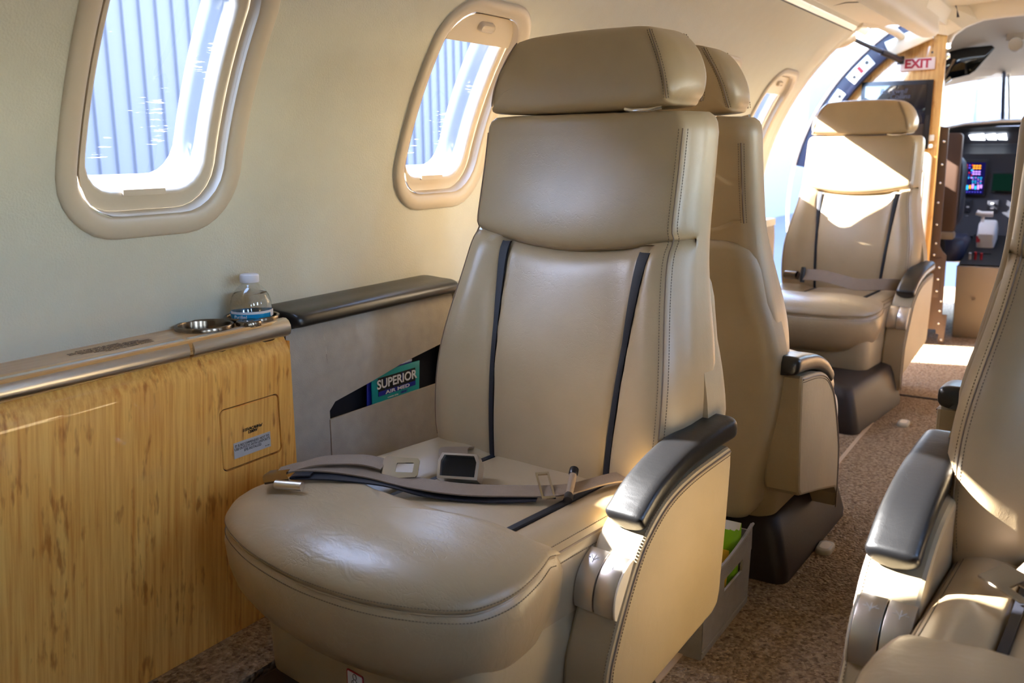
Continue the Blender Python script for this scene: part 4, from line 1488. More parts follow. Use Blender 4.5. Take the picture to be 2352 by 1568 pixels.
# ------------------------------------------------------------------ sidewall panels with pockets, black ledge pads
def side_panel(y0, y1, pocket, lab, first=True):
    root = empty('sidewall_panel', (XC, y0, 0.114))
    tag(root, lab, 'wall panel')
    bpy.context.view_layer.update()
    xs = XC - 0.004
    py0, py1, pz0l, pz1l, pz0r, pz1r = pocket
    # pocket mouth outline (y, z): narrow rounded end at the left, widening forward
    mouth = [(py0, pz0l), (py1, pz0r), (py1, pz1r), (py0 + (py1 - py0) * 0.62, pz1l + (pz1r - pz1l) * 0.72), (py0 + (py1 - py0) * 0.33, pz1l + (pz1r - pz1l) * 0.40), (py0 + 0.012, pz1l + 0.007), (py0 + 0.001, pz1l - 0.006)]
    m2 = MB()
    # panel as strips around the mouth
    ztop = 0.584
    lowl = lambda y: pz0l + (pz0r - pz0l) * (y - py0) / (py1 - py0)
    up = sorted([(p[0], p[1]) for p in mouth[2:]], key=lambda p: p[0])
    upl = lambda y: float(np.interp(y, [p[0] for p in up], [p[1] for p in up]))
    ysn = sorted(set(list(np.linspace(py0 + 0.001, py1, 24))))
    def out(y, z): return xs - 0.012 * max(0, (z - 0.52) / 0.064) ** 2 if z > 0.52 else xs
    m2.grid([[(out(y, z), y, z) for y in (y0, (y0 + py0) / 2, py0 + 0.001)] for z in np.linspace(0.114, ztop, 14)])
    m2.grid([[(out(y, z), y, z) for y in (py1, (py1 + y1) / 2, y1)] for z in np.linspace(0.114, ztop, 14)])
    m2.grid([[(xs, y, 0.114 + (lowl(y) - 0.114) * t) for y in ysn] for t in np.linspace(0, 1, 6)])
    m2.grid([[(out(y, upl(y) + (ztop - upl(y)) * t), y, upl(y) + (ztop - upl(y)) * t) for y in ysn] for t in np.linspace(0, 1, 8)])
    m2.grid([[(x, y, ztop) for y in (y0, y1)] for x in (out(0, ztop), -1.19)])
    m2.grid([[(x, y, lowl(y)) for y in ysn] for x in (xs, xs - 0.004)])
    sub(m2, 'suede_panel', 'suede', root, sharp=40)
    p = MB()
    p.grid([[(xs - 0.030, y, z) for y in (py0 - 0.01, py1 + 0.01)] for z in (0.28, 0.52)])
    p.grid([[(x, py0 - 0.004, z) for z in (0.28, 0.52)] for x in (xs - 0.001, xs - 0.030)])
    p.grid([[(x, py1 + 0.004, z) for z in (0.28, 0.52)] for x in (xs - 0.001, xs - 0.030)])
    sub(p, 'pocket_lining', 'cloth_navy', root)
    sm = MB()
    sm.tube([(xs + 0.0002, py0, 0.13), (xs + 0.0002, py0, pz0l)], 0.0011, 6)
    sub(sm, 'pocket_seam', 'leather_dark', root)
    return root
side_panel(1.066, 1.62, (1.151, 1.50, 0.410, 0.432, 0.405, 0.488), 'grey suede sidewall panel with a map pocket between the cabinet and the large seat')
side_panel(2.60, 3.80, (2.95, 3.33, 0.410, 0.432, 0.40, 0.488), 'grey suede sidewall panel with dark pocket beside the sunlit seat by the door')
side_panel(1.63, 2.59, (1.95, 2.30, 0.410, 0.432, 0.405, 0.488), 'grey suede sidewall panel hidden behind the two back-to-back seats')

def ledge_pad(y0, y1, mat, label):
    root = MB()
    prof = curve_pts([(-1.20, 0.588), (-1.13, 0.586), (XC + 0.002, 0.588), (XC + 0.006, 0.597), (XC + 0.002, 0.607), (XC - 0.012, 0.613), (-1.15, 0.615), (-1.20, 0.616)], 36, True)
    rings = []
    c = np.array([-1.15, 0.600])
    for y, k in ((y0, 0.86), (y0 + 0.002, 0.93), (y0 + 0.006, 0.98), (y0 + 0.012, 1.0)) + tuple((y, 1.0) for y in np.linspace(y0 + 0.03, y1 - 0.03, 8)) + ((y1 - 0.012, 1.0), (y1 - 0.006, 0.98), (y1 - 0.002, 0.93), (y1, 0.86)):
        rings.append([(c[0] + (p[0] - c[0]) * k, y, c[1] + (p[1] - c[1]) * k) for p in prof])
    root.loft(rings)
    o = root.build('ledge_pad', mat, None, sharp=80)
    tag(o, label, 'arm pad')
    return o
ledge_pad(1.082, 1.545, 'black_leather', 'long black padded ledge on the sidewall between the cabinet and the large seat')
ledge_pad(2.90, 3.62, 'cream_plastic', 'short pale ledge cap on the sidewall just before the exit doorway')
slab('trim_9', -1.21, XC - 0.003, 1.545, 3.80, 0.560, 0.588, 'wall')

# brochures in the pocket
br = MB().extrude([(1.272, 0.35), (1.412, 0.35), (1.4195, 0.4635), (1.2725, 0.466)], 0, XC - 0.012, XC - 0.0095, 0.0004).build('brochure', 'teal', None, sharp=30)
tag(br, 'teal brochure card standing in the dark sidewall pocket', 'brochure')
def btxt(name, s, size, y, z, mat, **k):
    return text(name, s, size, (XC - 0.0095 + k.pop('dx', 0.0010), y, z), (0, 1, -0.018), (0, 0.018, 1), mat, br, extr=0.00015, **k)
q = MB().extrude([(1.290, 0.419), (1.403, 0.417), (1.404, 0.452), (1.291, 0.454)], 0, XC - 0.0096, XC - 0.0090).build('printed_panel', 'black_print', br, smooth=False)
q = MB().extrude([(1.290, 0.4185), (1.403, 0.4165), (1.403, 0.4255), (1.290, 0.4275)], 0, XC - 0.0092, XC - 0.0086).build('printed_band', 'navy_print', br, smooth=False)
for i in range(4):
    MB().box((XC - 0.0089, 1.31 + i * 0.026, 0.440), (0.0004, 0.0012, 0.023)).build('printed_line', 'navy_print', br, smooth=False)
btxt('brochure_lettering', 'SUPERIOR', 0.0245, 1.3465, 0.4395, 'white_print', width=0.122, off=0.0006)
btxt('brochure_lettering', 'AIR MED', 0.0092, 1.347, 0.4215, 'white_print', dx=0.0014, width=0.074, off=0.0002)
btxt('brochure_lettering', 'a member of the', 0.0045, 1.332, 0.4110, 'white_print', width=0.032)
btxt('brochure_lettering', 'AIRNET', 0.0062, 1.366, 0.4115, 'navy_print', width=0.022, off=0.0003)
b2 = MB().extrude([(1.26, 0.35), (1.395, 0.35), (1.402, 0.4735), (1.268, 0.4745)], 0, XC - 0.0175, XC - 0.0155, 0.0004).build('booklet', 'blue_card', None, sharp=30)
tag(b2, 'blue booklet tucked behind the teal brochure in the pocket', 'booklet')
MB().extrude([(1.264, 0.466), (1.4015, 0.4655), (1.402, 0.4695), (1.265, 0.4700)], 0, XC - 0.0156, XC - 0.0150).build('pale_band', 'white_print', b2, smooth=False)

# ------------------------------------------------------------------ storage basket with snack bags, seat-rail caps
bk = empty('storage_basket', (-0.60, 1.53, 0))
tag(bk, 'grey felt storage basket with a slotted handle on the carpet behind the large seat', 'basket')
bx0, bx1, by0, by1, bh = -0.13, 0.098, -0.128, 0.122, 0.152
def fbox(mb, x0, x1, y0, y1, z0, z1): mb.box(((x0 + x1) / 2, (y0 + y1) / 2, (z0 + z1) / 2), (x1 - x0, y1 - y0, z1 - z0))
tk = 0.004
mb = MB()
# aisle wall with the handle slot, top edge dipping between the corners
ysb = np.linspace(by0, by1, 25)
sl0, sl1, sz0, sz1 = -0.028, 0.072, 0.088, 0.113
def ztop(y): return bh + 0.012 * (2 * (y - by0) / (by1 - by0) - 1) ** 2 - 0.010 + 0.012 * (y - by0) / (by1 - by0)
ycols = sorted(set(list(np.linspace(by0, sl0, 6)) + list(np.linspace(sl0, sl1, 8)) + list(np.linspace(sl1, by1, 6))))
for x in (bx1, bx1 - tk):
    mb.grid([[(x + 0.004 * z / bh, y, z) for y in ycols] for z in (0.0, 0.04, sz0)])
    mb.grid([[(x + 0.004 * z / bh, y, z) for y in ycols if y <= sl0 + 1e-6] for z in (sz0, sz1)])
    mb.grid([[(x + 0.004 * z / bh, y, z) for y in ycols if y >= sl1 - 1e-6] for z in (sz0, sz1)])
    mb.grid([[(x + 0.004, y, sz1 + (ztop(y) - sz1) * t) for y in ycols] for t in (0, 0.5, 1)])
mb.grid([[(x + 0.004, y, ztop(y)) for y in ycols] for x in (bx1, bx1 - tk)])
for z in (sz0, sz1): mb.grid([[(x + 0.003, y, z) for y in (sl0, sl1)] for x in (bx1, bx1 - tk)])
for y in (sl0, sl1): mb.grid([[(x + 0.003, y, z) for z in (sz0, sz1)] for x in (bx1, bx1 - tk)])
mb.build('handle_side', 'felt', bk, smooth=False)
mb = MB()
fbox(mb, bx0, bx0 + tk, by0, by1, 0, bh)
mb.build('wall_side', 'felt', bk, smooth=False)
for y in (by0, by1 - tk):
    mb = MB()
    fbox(mb, bx0, bx1, y, y + tk, 0, bh)
    mb.build('end_side', 'felt', bk, smooth=False)
mb = MB()
fbox(mb, bx0 + tk, bx1 - tk, by0 + tk, by1 - tk, 0.0, 0.004)
mb.build('bottom', 'felt', bk, smooth=False)
mb = MB()
mb.tube([(bx1 + 0.001, y, 0.014) for y in np.linspace(by0, by1, 8)], 0.0016, 6)
mb.build('hem', 'felt', bk)
mb = MB()
mb.tube([(bx1 + 0.005, y, ztop(y)) for y in ysb], 0.0028, 6)
mb.build('hem', 'felt', bk)

def snack(name, w, h, t, mat, loc, tilt, rotz, label, band=None):
    root = empty(name, loc, rotz)
    rings = []
    for k in np.linspace(0, 1, 15):
        z = h * k
        f = math.sin(math.pi * min(max((k - 0.05) / 0.9, 0), 1)) ** 0.6
        rings.append([(w / 2 * math.cos(a) * (1 + 0.02 * math.sin(9 * k)), 0.001 * math.sin(a) + t / 2 * f * math.copysign(abs(math.sin(a)) ** 0.8, math.sin(a)) + tilt * z, z) for a in [2 * math.pi * i / 24 for i in range(24)]])
    MB().loft(rings).build('pouch', mat, root)
    if band:
        rings = [[(p[0] * 1.01, p[1] * 1.03 + 0.0, p[2]) for p in r] for r in rings]
        bb = MB()
        bb.grid([[r[i % 24] for i in range(-4, 5)] for r in rings])
        bb.build('printed_band', band, root)
    tag(root, label, 'snack bag', 'snack bags in the felt basket')
    return root
snack('snack_bag', 0.120, 0.176, 0.04, 'bag_white', (-0.5665, 1.598, 0.006), 0.04, 0.0, 'white snack bag with a green edge, upright in the felt basket', 'bag_green')
snack('snack_bag', 0.110, 0.140, 0.036, 'bag_yellow', (-0.5650, 1.545, 0.006), 0.05, 0.0, 'yellow and orange snack bag leaning in the felt basket', None)
for i, (x, y, l) in enumerate(((-0.431, 1.976, 'small pale oblong seat-rail cap on the carpet, the nearer one'), (-0.451, 3.06, 'small pale oblong seat-rail cap on the carpet beside the far seat base'))):
    p = empty('rail_cap', (x, y, 0))
    o = rrect(0.034, 0.066, 0.016, 8)
    MB().loft([[(a[0] * s, a[1] * s, z) for a in o] for s, z in ((1.0, 0), (1.0, 0.005), (0.95, 0.009), (0.85, 0.0105))]).build('cap_body', 'puck', p, sharp=50)
    MB().loft([[(a[0] * s, a[1] * s, z) for a in o] for s, z in ((0.62, 0.0103), (0.60, 0.0112))]).build('cap_insert', 'cream_plastic', p, sharp=50)
    tag(p, l, 'rail cap', 'rail caps on the carpet')

# ------------------------------------------------------------------ entry, bulkhead, cockpit
YB = Y_BULK
def arc(r, a0, a1, n=20): return [(CX - r * math.cos(a), CZ + r * math.sin(a)) for a in np.linspace(a0, a1, n)]
# near door post: lining turned outward
mb = MB()
a_s = [-0.75] + list(np.linspace(-0.6, math.radians(56), 24))
mb.grid([[(CX - r * math.cos(a), y, CZ + r * math.sin(a)) for a in a_s] for y, r in ((Y_DOOR - 0.03, 0.8995), (Y_DOOR, 0.893), (Y_DOOR + 0.008, 0.90), (Y_DOOR + 0.008, 0.99))])
tag(mb.build('trim_10', 'wall', None, sharp=60), kind='structure')
# far door post: dark frame with two bright latch plates
fr = MB()
o1, o2 = arc(0.835, math.radians(12), math.radians(72)), arc(0.915, math.radians(12), math.radians(72))
poly = o1 + o2[::-1]
fr.extrude([(p[0], p[1]) for p in poly], 1, YB - 0.045, YB - 0.004, 0.002)
root = fr.build('door_1', 'navy_frame', None, sharp=30)
tag(root, kind='structure')
gk = MB()
gk.tube([(CX - 0.918 * math.cos(a), YB - 0.05, CZ + 0.918 * math.sin(a)) for a in np.linspace(math.radians(-20), math.radians(72), 40)], 0.007, 8)
gk.build('door_gasket', 'alu', root)
def plate(a0, a1, r0, r1, name, mat, yy, holes):
    pts = [(CX - r0 * math.cos(a), CZ + r0 * math.sin(a)) for a in np.linspace(a0, a1, 7)] + [(CX - r1 * math.cos(a), CZ + r1 * math.sin(a)) for a in np.linspace(a1, a0, 7)]
    p = MB().extrude(pts, 1, yy - 0.004, yy, 0.0012).build(name, mat, root, sharp=40)
    for a, r in holes:
        c = (CX - r * math.cos(a), yy - 0.005, CZ + r * math.sin(a))
        h = MB()
        h.tube([(c[0], c[1] - 0.001, c[2]), (c[0], c[1] + 0.002, c[2])], 0.008, 14)
        h.build('latch_hole', 'plastic_black', p)
YP = YB - 0.046
plate(math.radians(39.5), math.radians(47.5), 0.848, 0.900, 'latch_plate', 'white_plastic', YP, [(math.radians(41), 0.872), (math.radians(46), 0.876)])
plate(math.radians(31.5), math.radians(36.0), 0.850, 0.895, 'latch_plate', 'white_plastic', YP, [(math.radians(34.5), 0.868)])
rd = MB()
rd.box((CX - 0.874 * math.cos(math.radians(43.5)), YP - 0.005, CZ + 0.874 * math.sin(math.radians(43.5))), (0.014, 0.003, 0.03), Matrix.Rotation(math.radians(-43), 3, 'Y'))
rd.build('latch_pin', 'red', root)

# bulkhead panel in bamboo veneer
bh = empty('bulkhead_panel', (-0.60, YB, 0.0))
tag(bh, 'bamboo veneer bulkhead partition with a screen and an EXIT sign between cabin and cockpit', 'partition')
bpy.context.view_layer.update()
edge_b, edge_t = (-0.598, 0.0), (-0.603, 1.40)
pts = [(-1.15, 0.0), edge_b, edge_t, (-0.70, 1.385)] + arc(0.842, math.radians(65), math.radians(2), 16)
pn = sub(MB().extrude(pts, 1, YB, YB + 0.03, 0.003), 'veneer_panel', 'wood_bulk', bh, sharp=40)
# screen
sc_ = MB().extrude([(-0.932, 0.86), (-0.641, 0.86), (-0.639, 1.150), (-0.932, 1.150)], 1, YB - 0.012, YB - 0.0005, 0.002)
scr = sub(sc_, 'screen_bezel', 'screen_frame', bh, sharp=40)
s2 = MB().extrude([(-0.915, 0.880), (-0.664, 0.880), (-0.662, 1.132), (-0.915, 1.132)], 1, YB - 0.0135, YB - 0.0115, 0.0005)
sub(s2, 'screen_glass', 'screen', bh, scr, sharp=40)
offb = Vector(bh.location)
text('screen_lettering', 'Rockwell', 0.030, Vector((-0.798, YB - 0.0139, 1.106)) - offb, (1, 0, 0), (0, 0, 1), 'screen_text', scr, shear=0.25)
text('screen_lettering', 'Collins', 0.030, Vector((-0.770, YB - 0.0139, 1.084)) - offb, (1, 0, 0), (0, 0, 1), 'screen_text', scr, shear=0.25)
# exit sign
ex = sub(MB().extrude([(-0.776, 1.190), (-0.640, 1.193), (-0.640, 1.242), (-0.776, 1.240)], 1, YB - 0.012, YB - 0.0005, 0.002), 'exit_sign', 'sign_plate', bh, sharp=40)
text('exit_lettering', 'EXIT', 0.050, Vector((-0.708, YB - 0.0127, 1.2165)) - offb, (1, 0, 0), (0, 0, 1), 'red', ex, off=0.0022, width=0.105)
# socket, grab slot, folding table door
sk = sub(MB().extrude(rrect(0.058, 0.026, 0.004, 4, -0.648, 0.907), 1, YB - 0.006, YB - 0.0005, 0.001), 'socket_plate', 'cream_plastic', bh, sharp=40)
d = MB()
d.tube([(-0.655, YB - 0.0075, 0.908), (-0.655, YB - 0.005, 0.908)], 0.008, 16)
sub(d, 'socket_hole', 'plastic_black', bh, sk)
sub(MB().extrude(rrect(0.062, 0.016, 0.007, 5, -0.652, 0.872), 1, YB - 0.010, YB - 0.0005, 0.002), 'pull_handle', 'cream_plastic', bh, sharp=40)
td = sub(MB().extrude(rrect(0.30, 0.50, 0.03, 6, -0.770, 0.595), 1, YB - 0.012, YB - 0.0005, 0.004), 'table_door', 'cream_plastic', bh, sharp=40)
gr = MB()
gr.tube([(p[0], YB - 0.0122, p[1]) for p in rrect(0.25, 0.40, 0.03, 6, -0.775, 0.585)], 0.0016, 6, closed=True)
sub(gr, 'table_seam', 'leather_dark', bh, td)
sub(MB().box((-0.655, YB - 0.004, 1.262), (0.007, 0.006, 0.007)), 'screw', 'plastic_black', bh)

# folded cream covers and the gas strut of the upper door half
fl = MB()
A_, B_, C_, D_ = Vector((-0.836, 4.315, 1.308)), Vector((-0.703, 4.315, 1.360)), Vector((-0.648, 4.325, 1.316)), Vector((-0.802, 4.290, 1.246))
nrm = (B_ - A_).cross(D_ - A_).normalized() * 0.008
q = [A_, B_, C_, D_]
rows = [[A_ + (B_ - A_) * u + (D_ - A_ + ((C_ - B_) - (D_ - A_)) * u) * v - nrm * 2.2 * math.sin(math.pi * v) for u in np.linspace(0, 1, 8)] for v in np.linspace(0, 1, 8)]
fl.grid(rows)
fl.grid([[p + nrm for p in r] for r in rows])
for e0 in (rows[0], rows[-1], [r[0] for r in rows], [r[-1] for r in rows]): fl.grid([e0, [p + nrm for p in e0]])
tag(fl.build('hinge_cover', 'cream_plastic', None, sharp=50), 'cream curved cover flap hanging over the top of the door frame', 'cover')
td_ = MB()
for_r = []
for k in np.linspace(0, 1, 11):
    p = Vector((-0.965, 3.86, 1.262)).lerp(Vector((-0.868, 3.90, 1.292)), k)
    r = 0.026 * math.sin(math.pi * (0.06 + 0.72 * k)) ** 0.9
    for_r.append([p + Vector((0.2 * r * math.sin(a), r * 0.8 * math.sin(a), r * math.cos(a))) for a in [2 * math.pi * i / 16 for i in range(16)]])
td_.loft(for_r)
o = td_.build('strut_cover', 'cream_plastic', None)
tag(o, 'teardrop shaped cream cover at the upper end of the dark door strut', 'cover')
st = MB()
p0, p1 = Vector((-0.872, 3.915, 1.285)), Vector((-0.770, 4.345, 1.232))
st.tube([p0, p0.lerp(p1, 0.55)], 0.009, 14)
st.tube([p0.lerp(p1, 0.55), p1], 0.013, 14)
o = st.build('door_strut', 'strut', None, sharp=50)
tag(o, 'dark gas strut slanting across the open doorway', 'strut')
e = MB()
e.tube([p1 - Vector((0.0, 0.0, 0.016)), p1 + Vector((0.0, 0.0, 0.016))], 0.014, 12)
e.build('strut_end', 'plastic_black', o)
# cream shroud round the hinge, in folded facets
sh = MB()
P_ = [(-0.775, 4.25, 1.410), (-0.655, 4.22, 1.460), (-0.545, 4.38, 1.350), (-0.600, 4.38, 1.325), (-0.690, 4.36, 1.345), (-0.610, 4.28, 1.395)]
sh.add(P_, [(0, 1, 5), (1, 2, 5), (2, 3, 5), (3, 4, 5), (4, 0, 5)])
sh.add([(x, y + 0.07, z + 0.012) for x, y, z in P_[:5]], [(0, 1, 2, 3, 4)])
sh.add([(-0.655, 4.22, 1.46), (-0.545, 4.38, 1.35), (-0.49, 4.468, 1.388), (-0.53, 4.468, 1.46), (-0.62, 4.35, 1.50)], [(0, 1, 2), (0, 2, 3), (0, 3, 4)])
tag(sh.build('hinge_shroud', 'ceiling', None, smooth=False), 'faceted cream shroud above the wooden bulkhead corner', 'cover')
# upper edge of the opening: header lining closing to the ceiling
hd = MB()
hd.grid([[(CX - r * math.cos(a), y, CZ + r * math.sin(a)) for y in np.linspace(Y_DOOR, YB + 0.03, 6)] for a, r in [(math.radians(t), 0.905) for t in (63, 67, 71, 75)]])
hd.grid([[(x, y, z) for y in np.linspace(3.79, YB + 0.03, 6)] for x, z in ((CX - 0.905 * math.cos(math.radians(63)), CZ + 0.905 * math.sin(math.radians(63))), (-0.66, 1.37), (-0.60, 1.36), (-0.584, 1.42))])
tag(hd.build('trim_11', 'ceiling', None), kind='structure')
sh2 = MB()
sh2.tube([(-0.832, 3.80, 1.332), (-0.80, 4.0, 1.345), (-0.775, 4.2, 1.335), (-0.765, 4.33, 1.322)], 0.016, 12)
tag(sh2.build('hinge_tube', 'ceiling', None), 'rounded cream hinge casing along the top edge of the doorway', 'casing')

# arch between cabin ceiling and cockpit
YA = 4.47
ar = MB()
arch_in = [(-0.61, 1.28), (-0.585, 1.335), (-0.545, 1.365), (-0.48, 1.388), (-0.40, 1.394), (-0.30, 1.396), (-0.20, 1.394), (-0.12, 1.388), (-0.055, 1.365), (-0.015, 1.335), (0.01, 1.28)]
arch_out = [(CX - 0.89 * math.cos(a), CZ + 0.93 * math.sin(a)) for a in np.linspace(math.radians(62), math.radians(118), 11)]
ar.grid([[(p[0], YA, p[1]) for p in arch_in], [(p[0], YA - 0.02, p[1] + 0.01) for p in arch_in], [(p[0] * 0.5 + o_[0] * 0.5, YA - 0.03, p[1] * 0.5 + o_[1] * 0.5) for p, o_ in zip(arch_in, arch_out)], [(p[0], YA - 0.04, p[1] + 0.03) for p in arch_out]])
ar.grid([[(p[0], y, p[1]) for p in arch_in] for y in (YA, YA + 0.03)])
tag(ar.build('trim_12', 'ceiling', None, sharp=60), kind='structure')
rb = MB()
rb.extrude([(0.01, 0.0), (0.60, 0.0), (0.60, 1.25), (0.45, 1.36), (0.01, 1.42)], 1, YB, YB + 0.03, 0.002)
tag(rb.build('partition_right', 'wood_bulk', None, smooth=False), kind='structure')
bpy.data.objects['partition_right'].name = 'wall_right_front'
# riveted metal jamb of the cockpit bulkhead
jb = empty('cockpit_jamb', (-0.56, 4.45, 0.0))
tag(jb, 'brown riveted metal jamb of the cockpit opening beside the bamboo bulkhead edge', 'jamb')
bpy.context.view_layer.update()
plate_pts = [(-0.62, 0.065), (-0.552, 0.065), (-0.552, 0.045), (-0.540, 0.045), (-0.540, 0.0), (-0.517, 0.0), (-0.512, 0.135), (-0.532, 0.135), (-0.536, 0.40), (-0.556, 0.42), (-0.566, 0.44), (-0.570, 0.95), (-0.62, 0.96)]
sub(MB().extrude(plate_pts, 1, 4.437, 4.447, 0.0008), 'jamb_plate', 'brown_metal', jb, sharp=30)
sub(MB().extrude([(-0.62, 0.21), (-0.552, 0.21), (-0.552, 0.385), (-0.62, 0.385)], 1, 4.433, 4.437, 0.001), 'cover_plate', 'brown_metal', jb, sharp=30)
for (x, z) in [(-0.585, 0.891), (-0.585, 0.793), (-0.586, 0.714), (-0.588, 0.629), (-0.586, 0.534), (-0.583, 0.451), (-0.586, 0.400), (-0.560, 0.346), (-0.561, 0.293), (-0.562, 0.240), (-0.541, 0.195), (-0.543, 0.151), (-0.543, 0.093), (-0.527, 0.020)]:
    r = MB()
    r.lathe([(0.0055, 0.0), (0.005, 0.0022), (0.003, 0.0036), (0.0001, 0.004)], (0, 0, 0), 10)
    yv = 4.433 if -0.5615 < x < -0.5595 or abs(x + 0.561) < 0.0015 else 4.437
    r.v = [(x + vx, yv - vz, z + vy) for vx, vy, vz in r.v]
    sub(r, 'rivet', 'chrome', jb)
# upper edge trim with bright catches
ct_ = MB()
ct_.extrude([(-0.612, 0.955), (-0.598, 0.955), (-0.604, 1.17), (-0.614, 1.17)], 1, 4.40, 4.43, 0.003)
tag(ct_.build('door_edge_strip', 'white_plastic', None, sharp=40), 'pale strip on the bulkhead edge beside the windscreen', 'strip')
for i, (z, lab) in enumerate(((1.285, 'upper bright metal catch on the bulkhead edge near the EXIT sign'), (1.245, 'lower bright metal catch on the bulkhead edge near the EXIT sign'))):
    c = MB()
    c.box((-0.597, 4.412, z), (0.018, 0.024, 0.020))
    c.tube([(-0.600, 4.405, z - 0.012), (-0.590, 4.400, z), (-0.596, 4.405, z + 0.014)], 0.004, 8)
    o = c.build('door_catch', 'chrome', None, sharp=40)
    o.data.name = 'door_catch'
    tag(o, lab, 'catch', 'metal catches on the bulkhead edge')

# cockpit liner: ceiling sloping to the windscreen, side walls, nose floor
ck = MB()
prof = [(4.50, 1.50, 0.66), (4.75, 1.50, 0.70), (5.05, 1.46, 0.72), (5.30, 1.38, 0.72), (5.52, 1.285, 0.70), (5.62, 1.225, 0.68)]
rows = []
for y, zt, hwid in prof:
    rows.append([(CX + hwid * math.copysign(abs(math.cos(a)) ** 0.8, math.cos(a)), y, 0.98 + (zt - 0.98) * math.sin(a) ** 0.75) for a in np.linspace(math.radians(4), math.radians(176), 25)])
ck.grid(rows)
tag(ck.build('ceiling_1', 'cockpit_liner', None), kind='structure')
for side, nm in ((-1, 'wall_left_front'), (1, 'wall_cockpit_right')):
    mb = MB()
    mb.grid([[(CX + side * (0.66 + 0.06 * math.sin((y - 4.5) / 1.1 * 2)), y, z) for y in np.linspace(4.43, 5.6, 8)] for z in (0.0, 0.5, 0.93)])
    if side < 0: mb.grid([[(x, 4.47, z) for x in (-0.90, -0.62)] for z in (0.0, 0.7, 1.1)])
    else: mb.grid([[(x, 4.47, z) for x in (0.02, 0.62)] for z in (0.0, 0.7, 1.4)])
    tag(mb.build(nm, 'cockpit_black', None), kind='structure')
# windscreen posts and panes
ws = empty('window_20', (CX, 5.62, 1.0))
tag(ws, kind='structure')
bpy.context.view_layer.update()
pst = MB()
pst.tube([(-0.462, 5.60, 0.985), (-0.478, 5.57, 1.245)], 0.010, 8)
sub(pst, 'screen_post', 'navy_frame', ws)
pst = MB()
pst.tube([(-0.430, 5.61, 0.985), (-0.455, 5.58, 1.235)], 0.007, 8)
sub(pst, 'post_trim', 'cream_plastic', ws)
pst = MB()
pst.tube([(-0.785, 5.45, 0.99), (-0.790, 5.40, 1.21)], 0.014, 8)
sub(pst, 'screen_post', 'navy_frame', ws)
pst = MB()
pst.grid([[(-0.95, 5.3, 0.98), (-0.47, 5.61, 0.98), (0.4, 5.3, 0.98)], [(-0.95, 5.2, 1.30), (-0.475, 5.56, 1.26), (0.4, 5.2, 1.30)]])
sub(pst, 'pane', 'pane', ws, smooth=False)

# glareshield with annunciator lights, instrument panel with displays
gs = empty('instrument_panel', (CX, 5.35, 0.45))
tag(gs, 'dark instrument panel with glareshield and lit displays in the cockpit', 'instrument panel')
bpy.context.view_layer.update()
g1 = MB()
cv = [(-0.86, 0.915), (-0.72, 0.953), (-0.60, 0.978), (-0.45, 0.988), (-0.30, 0.990), (0.0, 0.975), (0.26, 0.915)]
g1.grid([[(x, y, z + dz) for x, z in cv] for y, dz in ((5.27, -0.022), (5.262, -0.010), (5.272, 0.0), (5.45, 0.012), (5.62, 0.0))])
sub(g1, 'glareshield', 'cockpit_black', gs, sharp=60)
gl_ = MB()
gl_.tube([(x, 5.268, z + 0.000) for x, z in cv], 0.010, 8)
sub(gl_, 'glareshield_roll', 'steel', gs)
body = MB()
body.grid([[(x, y, z) for x in np.linspace(-0.88, 0.28, 6)] for y, z in ((5.29, 0.965), (5.33, 0.93), (5.345, 0.88), (5.33, 0.85), (5.31, 0.83), (5.30, 0.55), (5.22, 0.42), (5.25, 0.30), (5.5, 0.25))])
sub(body, 'panel_face', 'cockpit_panel', gs, sharp=40)
ann = MB()
for x0, x1 in ((-0.588, -0.52), (-0.512, -0.468), (-0.462, -0.420)):
    a = MB()
    sk_ = 0.012
    a.add([(x0 + sk_, 5.328, 0.901), (x1 + sk_ * 0.6, 5.328, 0.899), (x1, 5.318, 0.930), (x0, 5.318, 0.924)], [(0, 1, 2, 3)])
    a.add([(x0 + sk_, 5.334, 0.901), (x1 + sk_ * 0.6, 5.334, 0.899), (x1, 5.324, 0.930), (x0, 5.324, 0.924)], [(0, 1, 2, 3)])
    sub(a, 'annunciator', emit('annunciator_glow', (0.85, 0.93, 1, 1), 2.2) if 'annunciator_glow' not in bpy.data.materials else bpy.data.materials['annunciator_glow'], gs, smooth=False)
def unit(x0, x1, z0, z1, name='display_bezel', mat='cockpit_black', y=5.300, parent=None):
    return sub(MB().extrude([(x0, z0), (x1, z0), (x1, z1), (x0, z1)], 1, y - 0.012, y, 0.002), name, mat, gs, parent, sharp=40)
dz = unit(-0.650, -0.483, 0.618, 0.800)
sg = unit(-0.638, -0.494, 0.630, 0.788, 'display_glass', emit('display_navy', srgb(10, 9, 46), 0.45), 5.287, dz)
random.seed(3)
E_ = {c: emit('display_' + c, srgb(*v), 0.40) for c, v in dict(amber=(236, 150, 20), violet=(176, 130, 226), cyan=(40, 160, 220), red=(190, 40, 50), indigo=(76, 70, 200)).items()}
def glyph(x0, x1, z0, z1, c):
    m_ = MB().add([(x0, 5.2742, z0), (x1, 5.2742, z0), (x1, 5.2742, z1), (x0, 5.2742, z1)], [(0, 1, 2, 3)])
    sub(m_, 'display_symbol', E_[c], gs, dz, smooth=False)
glyphs = []
for i in range(2):                      # amber and violet read-outs, top right
    for j in range(3):
        glyphs.append((-0.545 + 0.013 * j, 0.771 - 0.012 * i, 0.0105, 0.007, 'amber'))
        glyphs.append((-0.545 + 0.013 * j, 0.742 - 0.012 * i, 0.0105, 0.007, 'violet'))
for i in range(6):
    for j in range(5):
        if random.random() < 0.8: glyphs.append((-0.603 + 0.0125 * j, 0.774 - 0.0125 * i, random.uniform(0.004, 0.010), random.uniform(0.003, 0.008), random.choice(['indigo', 'indigo', 'violet', 'red', 'cyan'])))
